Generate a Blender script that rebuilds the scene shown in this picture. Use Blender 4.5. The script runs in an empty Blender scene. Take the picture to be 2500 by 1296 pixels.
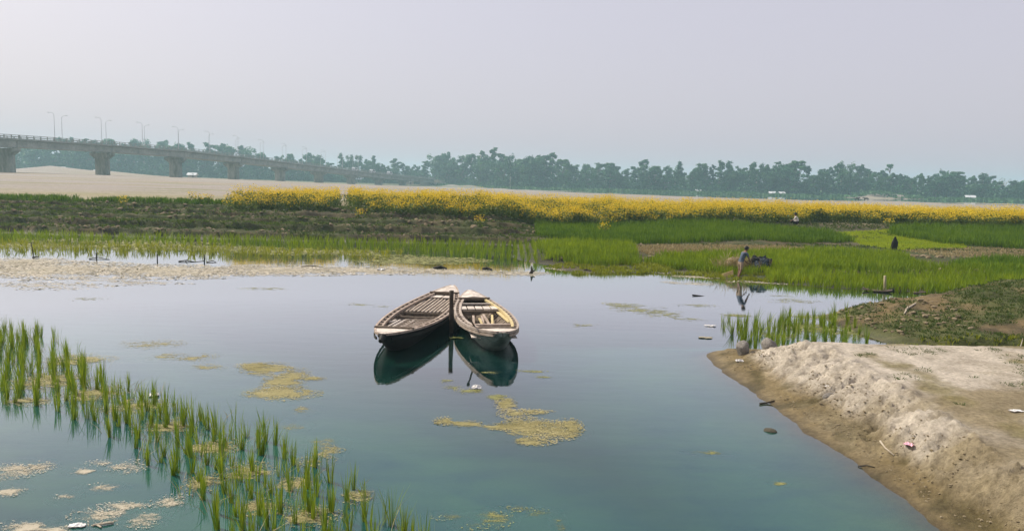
import bpy, bmesh, math, random
import numpy as np
from mathutils import Matrix, Vector

# ------------------------------------------------------------------ scene, camera, light
S = bpy.context.scene
C = S.collection
R = math.radians
CAM_Z, FPX, PW, PH = 4.0, 1890.0, 2500.0, 1296.0
PITCH, ROLL = math.atan(208.0 / 1890.0), R(1.3)
CAM_ROT = Matrix.Rotation(R(90) - PITCH, 3, 'X') @ Matrix.Rotation(ROLL, 3, 'Z')
cam_d = bpy.data.cameras.new('camera')
cam = bpy.data.objects.new('camera', cam_d)
C.objects.link(cam)
cam_d.sensor_width = 36.0
cam_d.lens = 36.0 * FPX / PW
cam_d.clip_start, cam_d.clip_end = 0.1, 9000.0
cam.matrix_world = Matrix.Translation((0, 0, CAM_Z)) @ CAM_ROT.to_4x4()
S.camera = cam

SUN_AZ, SUN_EL = R(-62), R(46)          # azimuth from +Y, clockwise; sun stands behind the scene to the left
to_sun = Vector((math.sin(SUN_AZ) * math.cos(SUN_EL), math.cos(SUN_AZ) * math.cos(SUN_EL), math.sin(SUN_EL)))
sun_d = bpy.data.lights.new('sun', 'SUN')
sun_d.energy, sun_d.angle, sun_d.color = 5.0, R(0.9), (1.0, 0.93, 0.80)
sun = bpy.data.objects.new('sun', sun_d)
C.objects.link(sun)
sun.rotation_euler = (-to_sun).to_track_quat('-Z', 'Y').to_euler()
sun.location = (-60, 30, 70)

W = bpy.data.worlds.new('World')
S.world = W
W.use_nodes = True
wn, wl = W.node_tree.nodes, W.node_tree.links
wn.clear()
sky = wn.new('ShaderNodeTexSky')
sky.sky_type = 'NISHITA'
sky.sun_disc = False
sky.sun_elevation, sky.sun_rotation = SUN_EL, SUN_AZ
sky.air_density, sky.dust_density, sky.ozone_density = 1.0, 6.0, 1.0
veil = wn.new('ShaderNodeMix'); veil.data_type = 'RGBA'
veil.inputs['Factor'].default_value = 0.62
veil.inputs['B'].default_value = (7.35, 6.85, 7.75, 1)     # thin high haze veiling the blue
bg = wn.new('ShaderNodeBackground'); bg.inputs['Strength'].default_value = 0.116
wo = wn.new('ShaderNodeOutputWorld')
wl.new(sky.outputs[0], veil.inputs['A']); wl.new(veil.outputs['Result'], bg.inputs[0]); wl.new(bg.outputs[0], wo.inputs[0])

S.view_settings.view_transform = 'Standard'
S.view_settings.look = 'None'
S.view_settings.exposure = 0.0
S.view_settings.gamma = 1.0
S.view_settings.use_curve_mapping = False
S.render.engine = 'CYCLES'
S.cycles.use_denoising = True
S.cycles.max_bounces = 6
S.cycles.transparent_max_bounces = 12
S.cycles.volume_bounces = 1
S.cycles.caustics_reflective = False
S.cycles.caustics_refractive = False

# ------------------------------------------------------------------ helpers
rng = np.random.default_rng(11)
random.seed(5)

def ray(px, py):
    return CAM_ROT @ Vector(((px - PW / 2) / FPX, -(py - PH / 2) / FPX, -1.0))
def P(px, py, z=0.0):                       # surveyed place of a point of the photograph on the level z
    d = ray(px, py); t = (z - CAM_Z) / d.z
    return np.array((d.x * t, d.y * t, z))
def AT(px, py, D):                          # the same for a known distance D
    d = ray(px, py); t = D / d.y
    return np.array((d.x * t, D, CAM_Z + d.z * t))

def _hash(ix, iy, seed):
    h = (ix.astype(np.int64) * 374761393 + iy.astype(np.int64) * 668265263 + seed * 974711) & 0x7fffffff
    h = ((h ^ (h >> 13)) * 1274126177) & 0x7fffffff
    return ((h ^ (h >> 16)) & 0xffff) / 65535.0
def vnoise(x, y, seed=0):
    x = np.asarray(x, float); y = np.asarray(y, float)
    ix, iy = np.floor(x), np.floor(y)
    fx, fy = x - ix, y - iy
    fx = fx * fx * (3 - 2 * fx); fy = fy * fy * (3 - 2 * fy)
    a = _hash(ix, iy, seed); b = _hash(ix + 1, iy, seed); c = _hash(ix, iy + 1, seed); d = _hash(ix + 1, iy + 1, seed)
    return (a + (b - a) * fx) * (1 - fy) + (c + (d - c) * fx) * fy
def fbm(x, y, octv=4, seed=0):              # about -1..1
    s, a, t = 0.0, 1.0, 0.0
    for k in range(octv):
        s = s + a * (vnoise(x, y, seed + k) * 2 - 1); t += a
        x, y, a = x * 2.03 + 7.1, y * 2.03 + 3.7, a * 0.5
    return s / t
def ridged(x, y, octv=4, seed=0):
    s, a, t = 0.0, 1.0, 0.0
    for k in range(octv):
        s = s + a * (1 - np.abs(vnoise(x, y, seed + k) * 2 - 1)); t += a
        x, y, a = x * 2.1 + 5.1, y * 2.1 + 1.7, a * 0.5
    return s / t
def ss(a, b, x):
    t = np.clip((np.asarray(x, float) - a) / (b - a), 0, 1)
    return t * t * (3 - 2 * t)

def tag(o, label=None, cat=None, group=None, kind=None):
    if label: o['label'] = label
    if cat: o['category'] = cat
    if group: o['group'] = group
    if kind: o['kind'] = kind
    return o
def empty(name, loc=(0, 0, 0), rz=0.0, sc=1.0):
    o = bpy.data.objects.new(name, None)
    C.objects.link(o); o.location = loc; o.rotation_euler = (0, 0, rz)
    o.scale = (sc, sc, sc); o.empty_display_size = 0.2
    return o
def link(name, me, parent=None):
    o = bpy.data.objects.new(name, me)
    C.objects.link(o)
    if parent is not None: o.parent = parent
    return o
def mesh_np(name, V, F, mats, mi=None, attrs=None, cols=None, smooth=False):
    V = np.asarray(V, np.float32); F = np.asarray(F, np.int32)
    k = F.shape[1]
    me = bpy.data.meshes.new(name)
    me.vertices.add(len(V)); me.vertices.foreach_set('co', V.ravel())
    me.loops.add(F.size); me.loops.foreach_set('vertex_index', F.ravel())
    me.polygons.add(len(F)); me.polygons.foreach_set('loop_start', np.arange(0, F.size, k, dtype=np.int32))
    if mi is not None: me.polygons.foreach_set('material_index', np.asarray(mi, np.int32))
    me.polygons.foreach_set('use_smooth', np.full(len(F), smooth, bool))
    for n, a in (attrs or {}).items():
        at = me.attributes.new(n, 'FLOAT', 'POINT'); at.data.foreach_set('value', np.asarray(a, np.float32))
    if cols is not None:
        at = me.attributes.new('col', 'FLOAT_COLOR', 'POINT')
        c4 = np.ones((len(V), 4), np.float32); c4[:, :3] = cols
        at.data.foreach_set('color', c4.ravel())
    me.update(calc_edges=True)
    for m in (mats if isinstance(mats, (list, tuple)) else [mats]): me.materials.append(m)
    return me

class MB:                                   # collects boxes, bars and tubes for ONE mesh
    def __init__(s): s.v = []; s.f = []
    def quadbox(s, bottom, top):            # 4 bottom points, 4 top points
        n = len(s.v); s.v += [tuple(p) for p in bottom] + [tuple(p) for p in top]
        s.f += [(n, n+3, n+2, n+1), (n+4, n+5, n+6, n+7)] + [(n+i, n+(i+1) % 4, n+4+(i+1) % 4, n+4+i) for i in range(4)]
        return s
    def box(s, c, d, rz=0.0):
        x, y, z = d[0] / 2, d[1] / 2, d[2] / 2
        co, si = math.cos(rz), math.sin(rz)
        pts = [(-x, -y), (x, -y), (x, y), (-x, y)]
        pts = [(c[0] + a * co - b * si, c[1] + a * si + b * co) for a, b in pts]
        return s.quadbox([(a, b, c[2] - z) for a, b in pts], [(a, b, c[2] + z) for a, b in pts])
    def tube(s, pts, rads, n=8, cap=True):
        pts = [Vector(p) for p in pts]; base = len(s.v)
        for i, p in enumerate(pts):
            t = (pts[min(i + 1, len(pts) - 1)] - pts[max(i - 1, 0)]).normalized()
            u = t.cross(Vector((0.3, 0.9, 0.31))).normalized(); w = t.cross(u)
            r = rads[i] if hasattr(rads, '__len__') else rads
            for k in range(n):
                a = 2 * math.pi * k / n
                s.v.append(tuple(p + u * (r * math.cos(a)) + w * (r * math.sin(a))))
        for i in range(len(pts) - 1):
            for k in range(n):
                a, b = base + i * n + k, base + i * n + (k + 1) % n
                s.f.append((a, b, b + n, a + n))
        if cap:
            s.f.append(tuple(base + k for k in range(n))[::-1])
            s.f.append(tuple(base + (len(pts) - 1) * n + k for k in range(n)))
        return s
    def bar(s, a, b, w, h, up=(0, 0, 1)):   # rectangular bar from a to b
        a, b = Vector(a), Vector(b); t = (b - a).normalized()
        u = t.cross(Vector(up)).normalized(); v = u.cross(t)
        cs = [(-w / 2, -h / 2), (w / 2, -h / 2), (w / 2, h / 2), (-w / 2, h / 2)]
        return s.quadbox([a + u * x + v * y for x, y in cs], [b + u * x + v * y for x, y in cs])
    def strip(s, rings):                    # loft of equal closed rings, capped
        n = len(rings[0]); base = len(s.v)
        for r in rings: s.v += [tuple(p) for p in r]
        for i in range(len(rings) - 1):
            for k in range(n):
                a, b = base + i * n + k, base + i * n + (k + 1) % n
                s.f.append((a, b, b + n, a + n))
        s.f.append(tuple(base + k for k in range(n))[::-1]); s.f.append(tuple(base + (len(rings) - 1) * n + k for k in range(n)))
        return s
    def mesh(s, name, mat, smooth=False, bevel=0.0):
        me = bpy.data.meshes.new(name); me.from_pydata(s.v, [], s.f); me.update()
        bm = bmesh.new(); bm.from_mesh(me); bmesh.ops.recalc_face_normals(bm, faces=bm.faces)
        if bevel:
            bmesh.ops.bevel(bm, geom=list(bm.edges), offset=bevel, segments=1, affect='EDGES', clamp_overlap=True)
        bm.to_mesh(me); bm.free()
        if smooth: me.polygons.foreach_set('use_smooth', [True] * len(me.polygons))
        for m in (mat if isinstance(mat, (list, tuple)) else [mat]): me.materials.append(m)
        return me
    def build(s, name, mat, parent=None, smooth=False, bevel=0.0):
        return link(name, s.mesh(name, mat, smooth, bevel), parent)

# ------------------------------------------------------------------ materials
class NT:
    def __init__(s, name):
        s.m = bpy.data.materials.new(name); s.m.use_nodes = True
        s.t = s.m.node_tree; s.t.nodes.clear()
        s.out = s.t.nodes.new('ShaderNodeOutputMaterial')
    def n(s, t, **kw):
        nd = s.t.nodes.new('ShaderNode' + t)
        for k, v in kw.items():
            if k.startswith('i_'): nd.inputs[k[2:].replace('_', ' ')].default_value = v
            else: setattr(nd, k, v)
        return nd
    def l(s, a, b): s.t.links.new(a, b)
    def noise(s, scale, detail=5, rough=0.6, vec=None, dist=0.0):
        nd = s.n('TexNoise'); nd.inputs['Scale'].default_value = scale; nd.inputs['Detail'].default_value = detail
        nd.inputs['Roughness'].default_value = rough; nd.inputs['Distortion'].default_value = dist
        if vec is not None: s.l(vec, nd.inputs['Vector'])
        return nd.outputs[0]
    def ramp(s, fac, stops):
        nd = s.n('ValToRGB'); cr = nd.color_ramp
        while len(cr.elements) < len(stops): cr.elements.new(0.5)
        for e, (p, c) in zip(cr.elements, stops):
            e.position = p; e.color = (c, c, c, 1) if not hasattr(c, '__len__') else (*c, 1)
        s.l(fac, nd.inputs[0]); return nd.outputs[0]
    def mix(s, a, b, fac, mode='MIX'):
        nd = s.n('Mix', data_type='RGBA', blend_type=mode)
        for v, k in ((fac, 'Factor'), (a, 'A'), (b, 'B')):
            if isinstance(v, bpy.types.NodeSocket): s.l(v, nd.inputs[k])
            else: nd.inputs[k].default_value = v if not hasattr(v, '__len__') else (*v[:3], 1)
        return nd.outputs['Result']
    def math(s, op, a, b=None):
        nd = s.n('Math', operation=op)
        for i, v in enumerate((a, b)):
            if v is None: continue
            if isinstance(v, bpy.types.NodeSocket): s.l(v, nd.inputs[i])
            else: nd.inputs[i].default_value = v
        return nd.outputs[0]
    def bump(s, h, strength, dist):
        nd = s.n('Bump'); nd.inputs['Strength'].default_value = strength; nd.inputs['Distance'].default_value = dist
        s.l(h, nd.inputs['Height']); return nd.outputs[0]
    def coords(s, kind='Object', scale=(1, 1, 1)):
        tc = s.n('TexCoord'); mp = s.n('Mapping'); mp.inputs['Scale'].default_value = scale
        s.l(tc.outputs[kind], mp.inputs[0]); return mp.outputs[0]
    def attr(s, name, out='Fac'):
        nd = s.n('Attribute'); nd.attribute_name = name; return nd.outputs[out]
    def bsdf(s, color, rough=0.8, spec=0.3, normal=None):
        b = s.n('BsdfPrincipled'); b.inputs['Specular IOR Level'].default_value = spec
        for v, k in ((color, 'Base Color'), (rough, 'Roughness')):
            if isinstance(v, bpy.types.NodeSocket): s.l(v, b.inputs[k])
            else: b.inputs[k].default_value = v if not hasattr(v, '__len__') else (*v[:3], 1)
        if normal is not None: s.l(normal, b.inputs['Normal'])
        return b.outputs[0]
    def done(s, sh): s.l(sh, s.out.inputs['Surface']); return s.m

def m_plain(name, ca, cb, scale=8.0, rough=0.85, bump=0.3, bdist=0.02, stretch=(1, 1, 1), spec=0.25, detail=6):
    t = NT(name); v = t.coords('Object', stretch)
    n1 = t.noise(scale, detail, 0.65, v)
    col = t.mix(ca, cb, t.ramp(n1, [(0.32, 0.0), (0.68, 1.0)]))
    n2 = t.noise(scale * 5, 4, 0.6, v)
    col = t.mix(col, t.mix((0.62, 0.62, 0.62), (1.3, 1.3, 1.3), n2), 1.0, 'MULTIPLY')
    return t.done(t.bsdf(col, rough, spec, t.bump(n2, bump, bdist)))

def m_leaf(name, ca, cb, rough=0.55, trans=0.35, tcol=None, spec=0.25, tint=True):
    t = NT(name)
    f = t.attr('tint') if tint else t.n('ObjectInfo').outputs['Random']
    col = t.mix(ca, cb, f)
    a = t.bsdf(col, rough, spec)
    tr = t.n('BsdfTranslucent'); t.l(t.mix(col, tcol or (1.25, 1.2, 0.6), 1.0, 'MULTIPLY'), tr.inputs[0])
    mx = t.n('MixShader'); mx.inputs[0].default_value = trans
    t.l(a, mx.inputs[1]); t.l(tr.outputs[0], mx.inputs[2])
    return t.done(mx.outputs[0])

def m_ground():
    t = NT('ground_earth'); g = t.n('NewGeometry').outputs['Position']
    c = t.attr('col', 'Color')
    n1, n2 = t.noise(1.6, 6, 0.65, g), t.noise(14.0, 6, 0.7, g)
    c = t.mix(c, t.mix((0.72, 0.70, 0.66), (1.22, 1.22, 1.22), t.ramp(n1, [(0.3, 0.0), (0.7, 1.0)])), 1.0, 'MULTIPLY')
    c = t.mix(c, t.mix((0.60, 0.58, 0.55), (1.3, 1.3, 1.3), t.ramp(n2, [(0.3, 0.0), (0.7, 1.0)])), 1.0, 'MULTIPLY')
    wet = t.attr('wet')
    rough = t.math('SUBTRACT', 0.95, t.math('MULTIPLY', wet, 0.5))
    h = t.math('ADD', t.math('MULTIPLY', n2, 0.5), t.noise(55.0, 4, 0.7, g))
    return t.done(t.bsdf(c, rough, 0.25, t.bump(h, 0.9, 0.05)))

def m_water(name, body, body2, clear=True):
    t = NT(name); g = t.n('NewGeometry').outputs['Position']
    mp = t.n('Mapping'); mp.inputs['Scale'].default_value = (0.5, 0.8, 1); t.l(g, mp.inputs[0])
    big = t.noise(0.45, 6, 0.6, mp.outputs[0], 0.8)
    small = t.noise(2.2, 5, 0.6, mp.outputs[0], 0.4)
    f = t.ramp(t.math('ADD', t.math('MULTIPLY', big, 0.65), t.math('MULTIPLY', small, 0.35)), [(0.36, 0.0), (0.64, 1.0)])
    col = t.mix(body, body2, f)
    if clear:
        dd = t.ramp(t.attr('depth'), [(0.22, 0.0), (0.58, 1.0)])
        col = t.mix(col, t.mix((0.001, 0.006, 0.005), (0.002, 0.011, 0.008), f), dd)
    rip = t.n('Mapping'); rip.inputs['Scale'].default_value = (0.9, 2.2, 1); t.l(g, rip.inputs[0])
    r1, r2 = t.noise(1.3, 3, 0.5, rip.outputs[0]), t.noise(9.0, 2, 0.5, rip.outputs[0])
    nrm = t.bump(t.math('ADD', r1, t.math('MULTIPLY', r2, 0.10)), 0.10, 0.02)
    dif = t.n('BsdfDiffuse'); t.l(col, dif.inputs[0])
    body_sh = dif.outputs[0]
    if clear:
        d = t.attr('depth')
        e = t.math('POWER', 2.718, t.math('MULTIPLY', d, -6.5))
        tp = t.n('BsdfTransparent'); tp.inputs[0].default_value = (0.80, 0.86, 0.74, 1)
        mb = t.n('MixShader'); t.l(e, mb.inputs[0]); t.l(body_sh, mb.inputs[1]); t.l(tp.outputs[0], mb.inputs[2])
        body_sh = mb.outputs[0]
    gl = t.n('BsdfGlossy'); gl.inputs['Roughness'].default_value = 0.025; gl.inputs[0].default_value = (0.97, 0.98, 1, 1)
    t.l(nrm, gl.inputs['Normal'])
    fr = t.n('Fresnel'); fr.inputs[0].default_value = 1.33; t.l(nrm, fr.inputs['Normal'])
    fac = t.ramp(fr.outputs[0], [(0.0, 0.0), (0.13, 0.19), (0.24, 0.45), (0.33, 0.67), (0.40, 0.82), (1.0, 1.0)])
    mx = t.n('MixShader'); t.l(fac, mx.inputs[0]); t.l(body_sh, mx.inputs[1]); t.l(gl.outputs[0], mx.inputs[2])
    return t.done(mx.outputs[0])

def m_wood(name, ca, cb, rough=0.8, ysc=0.35, scale=9.0, bump=0.5):
    t = NT(name); v = t.coords('Object', (1.0, ysc, 1.0))
    n1 = t.noise(scale, 8, 0.7, v, 0.6); n2 = t.noise(scale * 7, 4, 0.6, v); n3 = t.noise(1.7, 4, 0.6, t.coords('Object'))
    rn = t.n('ObjectInfo').outputs['Random']
    c = t.mix(ca, cb, t.ramp(n1, [(0.35, 0.0), (0.65, 1.0)]))
    c = t.mix(c, t.mix((0.8, 0.78, 0.76), (1.25, 1.25, 1.25), t.math('ADD', t.math('MULTIPLY', n3, 0.5), t.math('MULTIPLY', rn, 0.5))), 1.0, 'MULTIPLY')
    c = t.mix(c, t.mix((0.7, 0.7, 0.7), (1.35, 1.35, 1.35), n2), 1.0, 'MULTIPLY')
    return t.done(t.bsdf(c, rough, 0.2, t.bump(n2, bump, 0.01)))

M = {}
M['ground'] = m_ground()
M['water'] = m_water('pond_water', (0.006, 0.066, 0.078), (0.030, 0.118, 0.080))
M['river'] = m_water('river_water', (0.05, 0.07, 0.075), (0.07, 0.09, 0.09), False)
M['rice'] = m_leaf('rice_blade', (0.085, 0.175, 0.010), (0.290, 0.350, 0.030), trans=0.35)
M['paddy'] = m_leaf('paddy_blade', (0.052, 0.125, 0.003), (0.270, 0.350, 0.008), trans=0.38)
M['paddy_dark'] = m_leaf('paddy_blade_deep', (0.026, 0.080, 0.004), (0.150, 0.245, 0.008), trans=0.38)
M['paddy_pale'] = m_leaf('paddy_blade_pale', (0.15, 0.19, 0.010), (0.33, 0.34, 0.03), trans=0.35)
M['seedling'] = m_leaf('seedling_blade', (0.20, 0.30, 0.015), (0.36, 0.42, 0.02), trans=0.4)
M['straw'] = m_leaf('dry_straw', (0.26, 0.20, 0.09), (0.42, 0.34, 0.18), trans=0.2, tcol=(1, 0.9, 0.6))
M['weed'] = m_leaf('weed_leaf', (0.034, 0.068, 0.014), (0.115, 0.150, 0.030), trans=0.3)
M['mleaf'] = m_leaf('mustard_leaf', (0.050, 0.095, 0.018), (0.15, 0.20, 0.035), trans=0.35)
M['flower'] = m_leaf('mustard_petal', (0.56, 0.40, 0.010), (0.84, 0.65, 0.030), trans=0.35, tcol=(1.1, 1.0, 0.5))
M['algae'] = m_leaf('algae_flake', (0.21, 0.185, 0.06), (0.45, 0.39, 0.20), rough=0.8, trans=0.05)
M['algae_green'] = m_leaf('algae_flake_green', (0.15, 0.165, 0.045), (0.36, 0.34, 0.13), rough=0.8, trans=0.05)
M['scum'] = m_leaf('scum_flake', (0.36, 0.325, 0.235), (0.60, 0.54, 0.44), rough=0.85, trans=0.05)
def m_film(name, ca, cb):
    t = NT(name); g = t.n('NewGeometry').outputs['Position']
    mp = t.n('Mapping'); mp.inputs['Scale'].default_value = (1.0, 1.7, 1); t.l(g, mp.inputs[0])
    n1 = t.noise(2.3, 9, 0.74, mp.outputs[0], 0.9); n2 = t.noise(26.0, 4, 0.7, mp.outputs[0])
    cov = t.attr('cov')
    a = t.ramp(t.math('ADD', t.math('ADD', t.math('MULTIPLY', n1, 0.75), t.math('MULTIPLY', n2, 0.22)), t.math('MULTIPLY', cov, 0.22)), [(0.595, 0.0), (0.70, 0.88)])
    c = t.mix(ca, cb, t.ramp(t.math('ADD', t.math('MULTIPLY', n2, 0.6), t.math('MULTIPLY', n1, 0.4)), [(0.35, 0.0), (0.65, 1.0)]))
    b = t.bsdf(c, 0.75, 0.2, t.bump(n2, 0.6, 0.01)); tp = t.n('BsdfTransparent'); mx = t.n('MixShader')
    t.l(a, mx.inputs[0]); t.l(tp.outputs[0], mx.inputs[1]); t.l(b, mx.inputs[2])
    return t.done(mx.outputs[0])
M['film_algae'] = m_film('algae_film', (0.17, 0.155, 0.05), (0.36, 0.315, 0.15))
M['film_algae_green'] = m_film('algae_film_green', (0.11, 0.125, 0.035), (0.27, 0.26, 0.10))
M['film_scum'] = m_film('scum_film', (0.27, 0.24, 0.16), (0.52, 0.465, 0.36))
M['crown'] = [m_leaf('crown_leaf_%s' % k, a, b, trans=0.25, tcol=(1.1, 1.2, 0.6)) for k, a, b in
              (('deep', (0.010, 0.056, 0.024), (0.038, 0.130, 0.050)), ('mid', (0.015, 0.072, 0.026), (0.052, 0.168, 0.054)),
               ('olive', (0.022, 0.082, 0.028), (0.076, 0.185, 0.058)))]
M['bark'] = m_plain('bark', (0.13, 0.10, 0.075), (0.24, 0.20, 0.16), 3.0, stretch=(1, 1, 0.3))
M['bark_pale'] = m_plain('pale_bark', (0.34, 0.31, 0.27), (0.50, 0.46, 0.40), 3.0, stretch=(1, 1, 0.3))
M['concrete'] = m_plain('bridge_concrete', (0.21, 0.225, 0.195), (0.37, 0.37, 0.335), 0.3, bump=0.15, bdist=0.05)
M['concrete_stain'] = m_plain('pier_concrete', (0.12, 0.14, 0.10), (0.36, 0.36, 0.31), 0.5, bump=0.15, bdist=0.05, stretch=(1, 1, 0.35))
M['steel'] = m_plain('lamp_steel', (0.46, 0.46, 0.46), (0.56, 0.56, 0.56), 2.0, 0.5, 0.05)
M['wood_old'] = m_wood('weathered_wood', (0.23, 0.175, 0.135), (0.44, 0.365, 0.305))
M['wood_pale'] = m_wood('bleached_wood', (0.44, 0.385, 0.33), (0.62, 0.56, 0.50))
M['wood_dark'] = m_wood('tarred_wood', (0.006, 0.006, 0.005), (0.020, 0.017, 0.014), 0.7)
M['wood_shade'] = m_wood('oiled_wood', (0.07, 0.055, 0.04), (0.15, 0.115, 0.085))
M['wood_rail'] = m_wood('greyed_rail_wood', (0.27, 0.22, 0.18), (0.44, 0.38, 0.33))
M['bamboo'] = m_wood('split_bamboo', (0.33, 0.265, 0.20), (0.52, 0.45, 0.37))
M['wood_yellow'] = m_wood('yellow_wood', (0.42, 0.34, 0.17), (0.60, 0.50, 0.28))  # yellow tone, also standing for sunlight on the right inner rail
M['hull_green'] = m_plain('worn_green_tin_hull', (0.09, 0.125, 0.105), (0.32, 0.365, 0.33), 3.2, 0.6, 0.4, 0.015, (1, 0.6, 1.6))
M['post'] = m_wood('mooring_post_wood', (0.035, 0.026, 0.018), (0.085, 0.065, 0.048), ysc=1.0)
M['stake'] = m_plain('stripped_stake', (0.26, 0.22, 0.12), (0.40, 0.35, 0.22), 6.0, stretch=(1, 1, 0.2))
M['twig'] = m_plain('wet_twig', (0.035, 0.028, 0.02), (0.09, 0.075, 0.055), 6.0)
M['stick_pale'] = m_plain('dry_stick', (0.36, 0.30, 0.22), (0.52, 0.46, 0.36), 6.0)
M['rock'] = m_plain('rock', (0.15, 0.135, 0.115), (0.36, 0.33, 0.29), 5.0, 0.9, 0.8, 0.03)
M['rock_dark'] = m_plain('mossy_rock', (0.06, 0.06, 0.04), (0.16, 0.14, 0.10), 7.0, 0.8, 0.8, 0.03)
M['clod'] = m_plain('earth_clod', (0.13, 0.10, 0.055), (0.27, 0.215, 0.135), 5.0, 0.95, 0.6, 0.03)
M['sand_clod'] = m_plain('sand_clod', (0.15, 0.115, 0.06), (0.29, 0.24, 0.155), 9.0, 0.95, 0.6, 0.02)
M['litter_white'] = m_plain('plastic_white', (0.62, 0.60, 0.57), (0.78, 0.76, 0.73), 6.0, 0.5)
M['litter_pink'] = m_plain('plastic_pink', (0.75, 0.32, 0.42), (0.85, 0.50, 0.58), 6.0, 0.45)
M['tin'] = m_plain('tin_roof', (0.58, 0.60, 0.60), (0.74, 0.76, 0.76), 0.6, 0.45, 0.1)
M['mudwall'] = m_plain('mud_wall', (0.30, 0.25, 0.19), (0.42, 0.36, 0.28), 0.8)
M['skin'] = m_plain('skin', (0.17, 0.095, 0.06), (0.22, 0.125, 0.08), 6.0, 0.55, 0.05)
M['hair'] = m_plain('hair', (0.010, 0.009, 0.008), (0.02, 0.017, 0.015), 20.0, 0.5)
M['shirt'] = m_plain('faded_blue_shirt', (0.035, 0.05, 0.08), (0.13, 0.16, 0.20), 9.0, 0.9, 0.2)
M['shorts'] = m_plain('tan_shorts', (0.27, 0.19, 0.13), (0.36, 0.27, 0.19), 8.0, 0.9, 0.2)
M['cloth_white'] = m_plain('offwhite_cloth', (0.55, 0.50, 0.45), (0.68, 0.63, 0.58), 8.0, 0.9, 0.2)
M['cloth_dark'] = m_plain('dark_cloth', (0.016, 0.014, 0.016), (0.035, 0.03, 0.032), 8.0, 0.9, 0.2)
M['net'] = m_plain('tangled_net', (0.012, 0.014, 0.018), (0.05, 0.055, 0.065), 7.0, 0.8, 0.6, 0.03)
M['net_blue'] = m_plain('blue_plastic_rag', (0.05, 0.065, 0.09), (0.15, 0.18, 0.22), 9.0, 0.7)
M['yellow_board'] = m_plain('yellow_board', (0.48, 0.34, 0.13), (0.62, 0.46, 0.22), 5.0, 0.7)
M['van_paint'] = m_plain('van_paint', (0.72, 0.72, 0.72), (0.8, 0.8, 0.8), 1.0, 0.35, 0.02)
M['glass_dark'] = m_plain('van_glass', (0.03, 0.035, 0.04), (0.05, 0.055, 0.06), 1.0, 0.15, 0.0)
M['tyre'] = m_plain('tyre_rubber', (0.02, 0.02, 0.02), (0.03, 0.03, 0.03), 4.0, 0.9)
M['hide'] = m_plain('dark_hide', (0.03, 0.024, 0.02), (0.06, 0.05, 0.04), 3.0)
M['tarp'] = m_plain('asphalt', (0.05, 0.05, 0.05), (0.07, 0.07, 0.07), 2.0)

# ------------------------------------------------------------------ terrain
shore_pts = [P(*q) for q in ((1745, 852), (1722, 868), (1745, 892), (1830, 950), (1900, 1000), (1965, 1052), (2050, 1105), (2110, 1150), (2210, 1220), (2290, 1290), (2420, 1400))]
toe_pts = [P(q[0], q[1], 0.13) for q in ((1850, 868), (1862, 885), (1960, 955), (2090, 1035), (2190, 1120), (2330, 1205), (2480, 1290), (2600, 1370))]
crest_pts = [P(q[0], q[1], 0.66) for q in ((1985, 842), (2070, 880), (2200, 955), (2340, 1040), (2440, 1110), (2520, 1165), (2640, 1260))]
def by_y(pts):
    a = np.array(sorted(((p[1], p[0]) for p in pts))); return a[:, 0], a[:, 1]
SH, TO, CR = by_y(shore_pts), by_y(toe_pts), by_y(crest_pts)
far_pts = [P(*q) for q in ((1300, 672), (1500, 667), (1650, 668), (1760, 681), (1900, 692), (2050, 706), (2300, 717), (2450, 712), (2600, 712))]
FARX = np.array([-5.0] + [p[0] for p in far_pts] + [60.0]); FARY = np.array([35.0] + [p[1] for p in far_pts] + [29.0])

ctrl = [(-2000, 60, 3), (-2000, 700, 4), (-2000, 2600, 4), (0, 2600, 1), (2000, 2600, 1), (2000, 700, 0), (2000, 60, 1), (0, 1300, 0), (-900, 1300, 3), (900, 1300, 0),
        (-300, 60, 2.2), (-60, 60, 1.7), (-20, 60, 1.62), (0, 60, 1.4), (20, 62, 1.22), (50, 62, 1.2), (110, 60, 1.2), (300, 60, 1.2),
        (-60, 80, 1.8), (-20, 80, 1.62), (10, 80, 1.2), (50, 80, 1.0), (-100, 150, 2.35), (-40, 150, 1.8), (10, 150, 0.7), (80, 150, -0.1),
        (-60, 220, 1.95), (20, 220, 0.15), (100, 220, -0.6), (-143, 220, 3.05), (-134, 254, 2.65), (-125, 288, 2.25), (-116, 322, 1.73), (-107, 355, 1.18),
        (-98, 390, 0.37), (-88.5, 423, -0.25), (-40, 320, 0.3), (-210, 350, 3.0), (0, 350, -0.7), (100, 330, -1.2), (230, 320, -1.0),
        (-330, 480, 2.6), (-180, 500, 0.6), (-60, 500, -1.0), (0, 490, -1.3), (120, 460, -1.1), (280, 430, -1.1), (-500, 700, 3), (0, 700, 0), (500, 600, -0.3)]
CT = np.array(ctrl, float); SC = 100.0
_d = np.sqrt(((CT[:, None, :2] - CT[None, :, :2]) ** 2).sum(-1)) / SC
_A = np.zeros((len(CT) + 1,) * 2); _A[:-1, :-1] = _d; _A[:-1, -1] = 1; _A[-1, :-1] = 1
_w = np.linalg.solve(_A, np.append(CT[:, 2], 0))
def macro(x, y):
    z = np.full(np.shape(x), _w[-1])
    for k in range(len(CT)): z = z + _w[k] * np.sqrt((x - CT[k, 0]) ** 2 + (y - CT[k, 1]) ** 2) / SC
    far = ss(110, 200, y)
    z = z + far * 0.30 * fbm(x / 45.0, y / 22.0, 4, 31) * ss(-170, 20, x) + far * 0.10 * fbm(x / 12.0, y / 9.0, 3, 33)
    for bx, by, h, wx, wy in MOUNDS: z = z + h * np.exp(-((x - bx) / wx) ** 2 - ((y - by) / wy) ** 2)
    return z
MOUNDS = []
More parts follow.
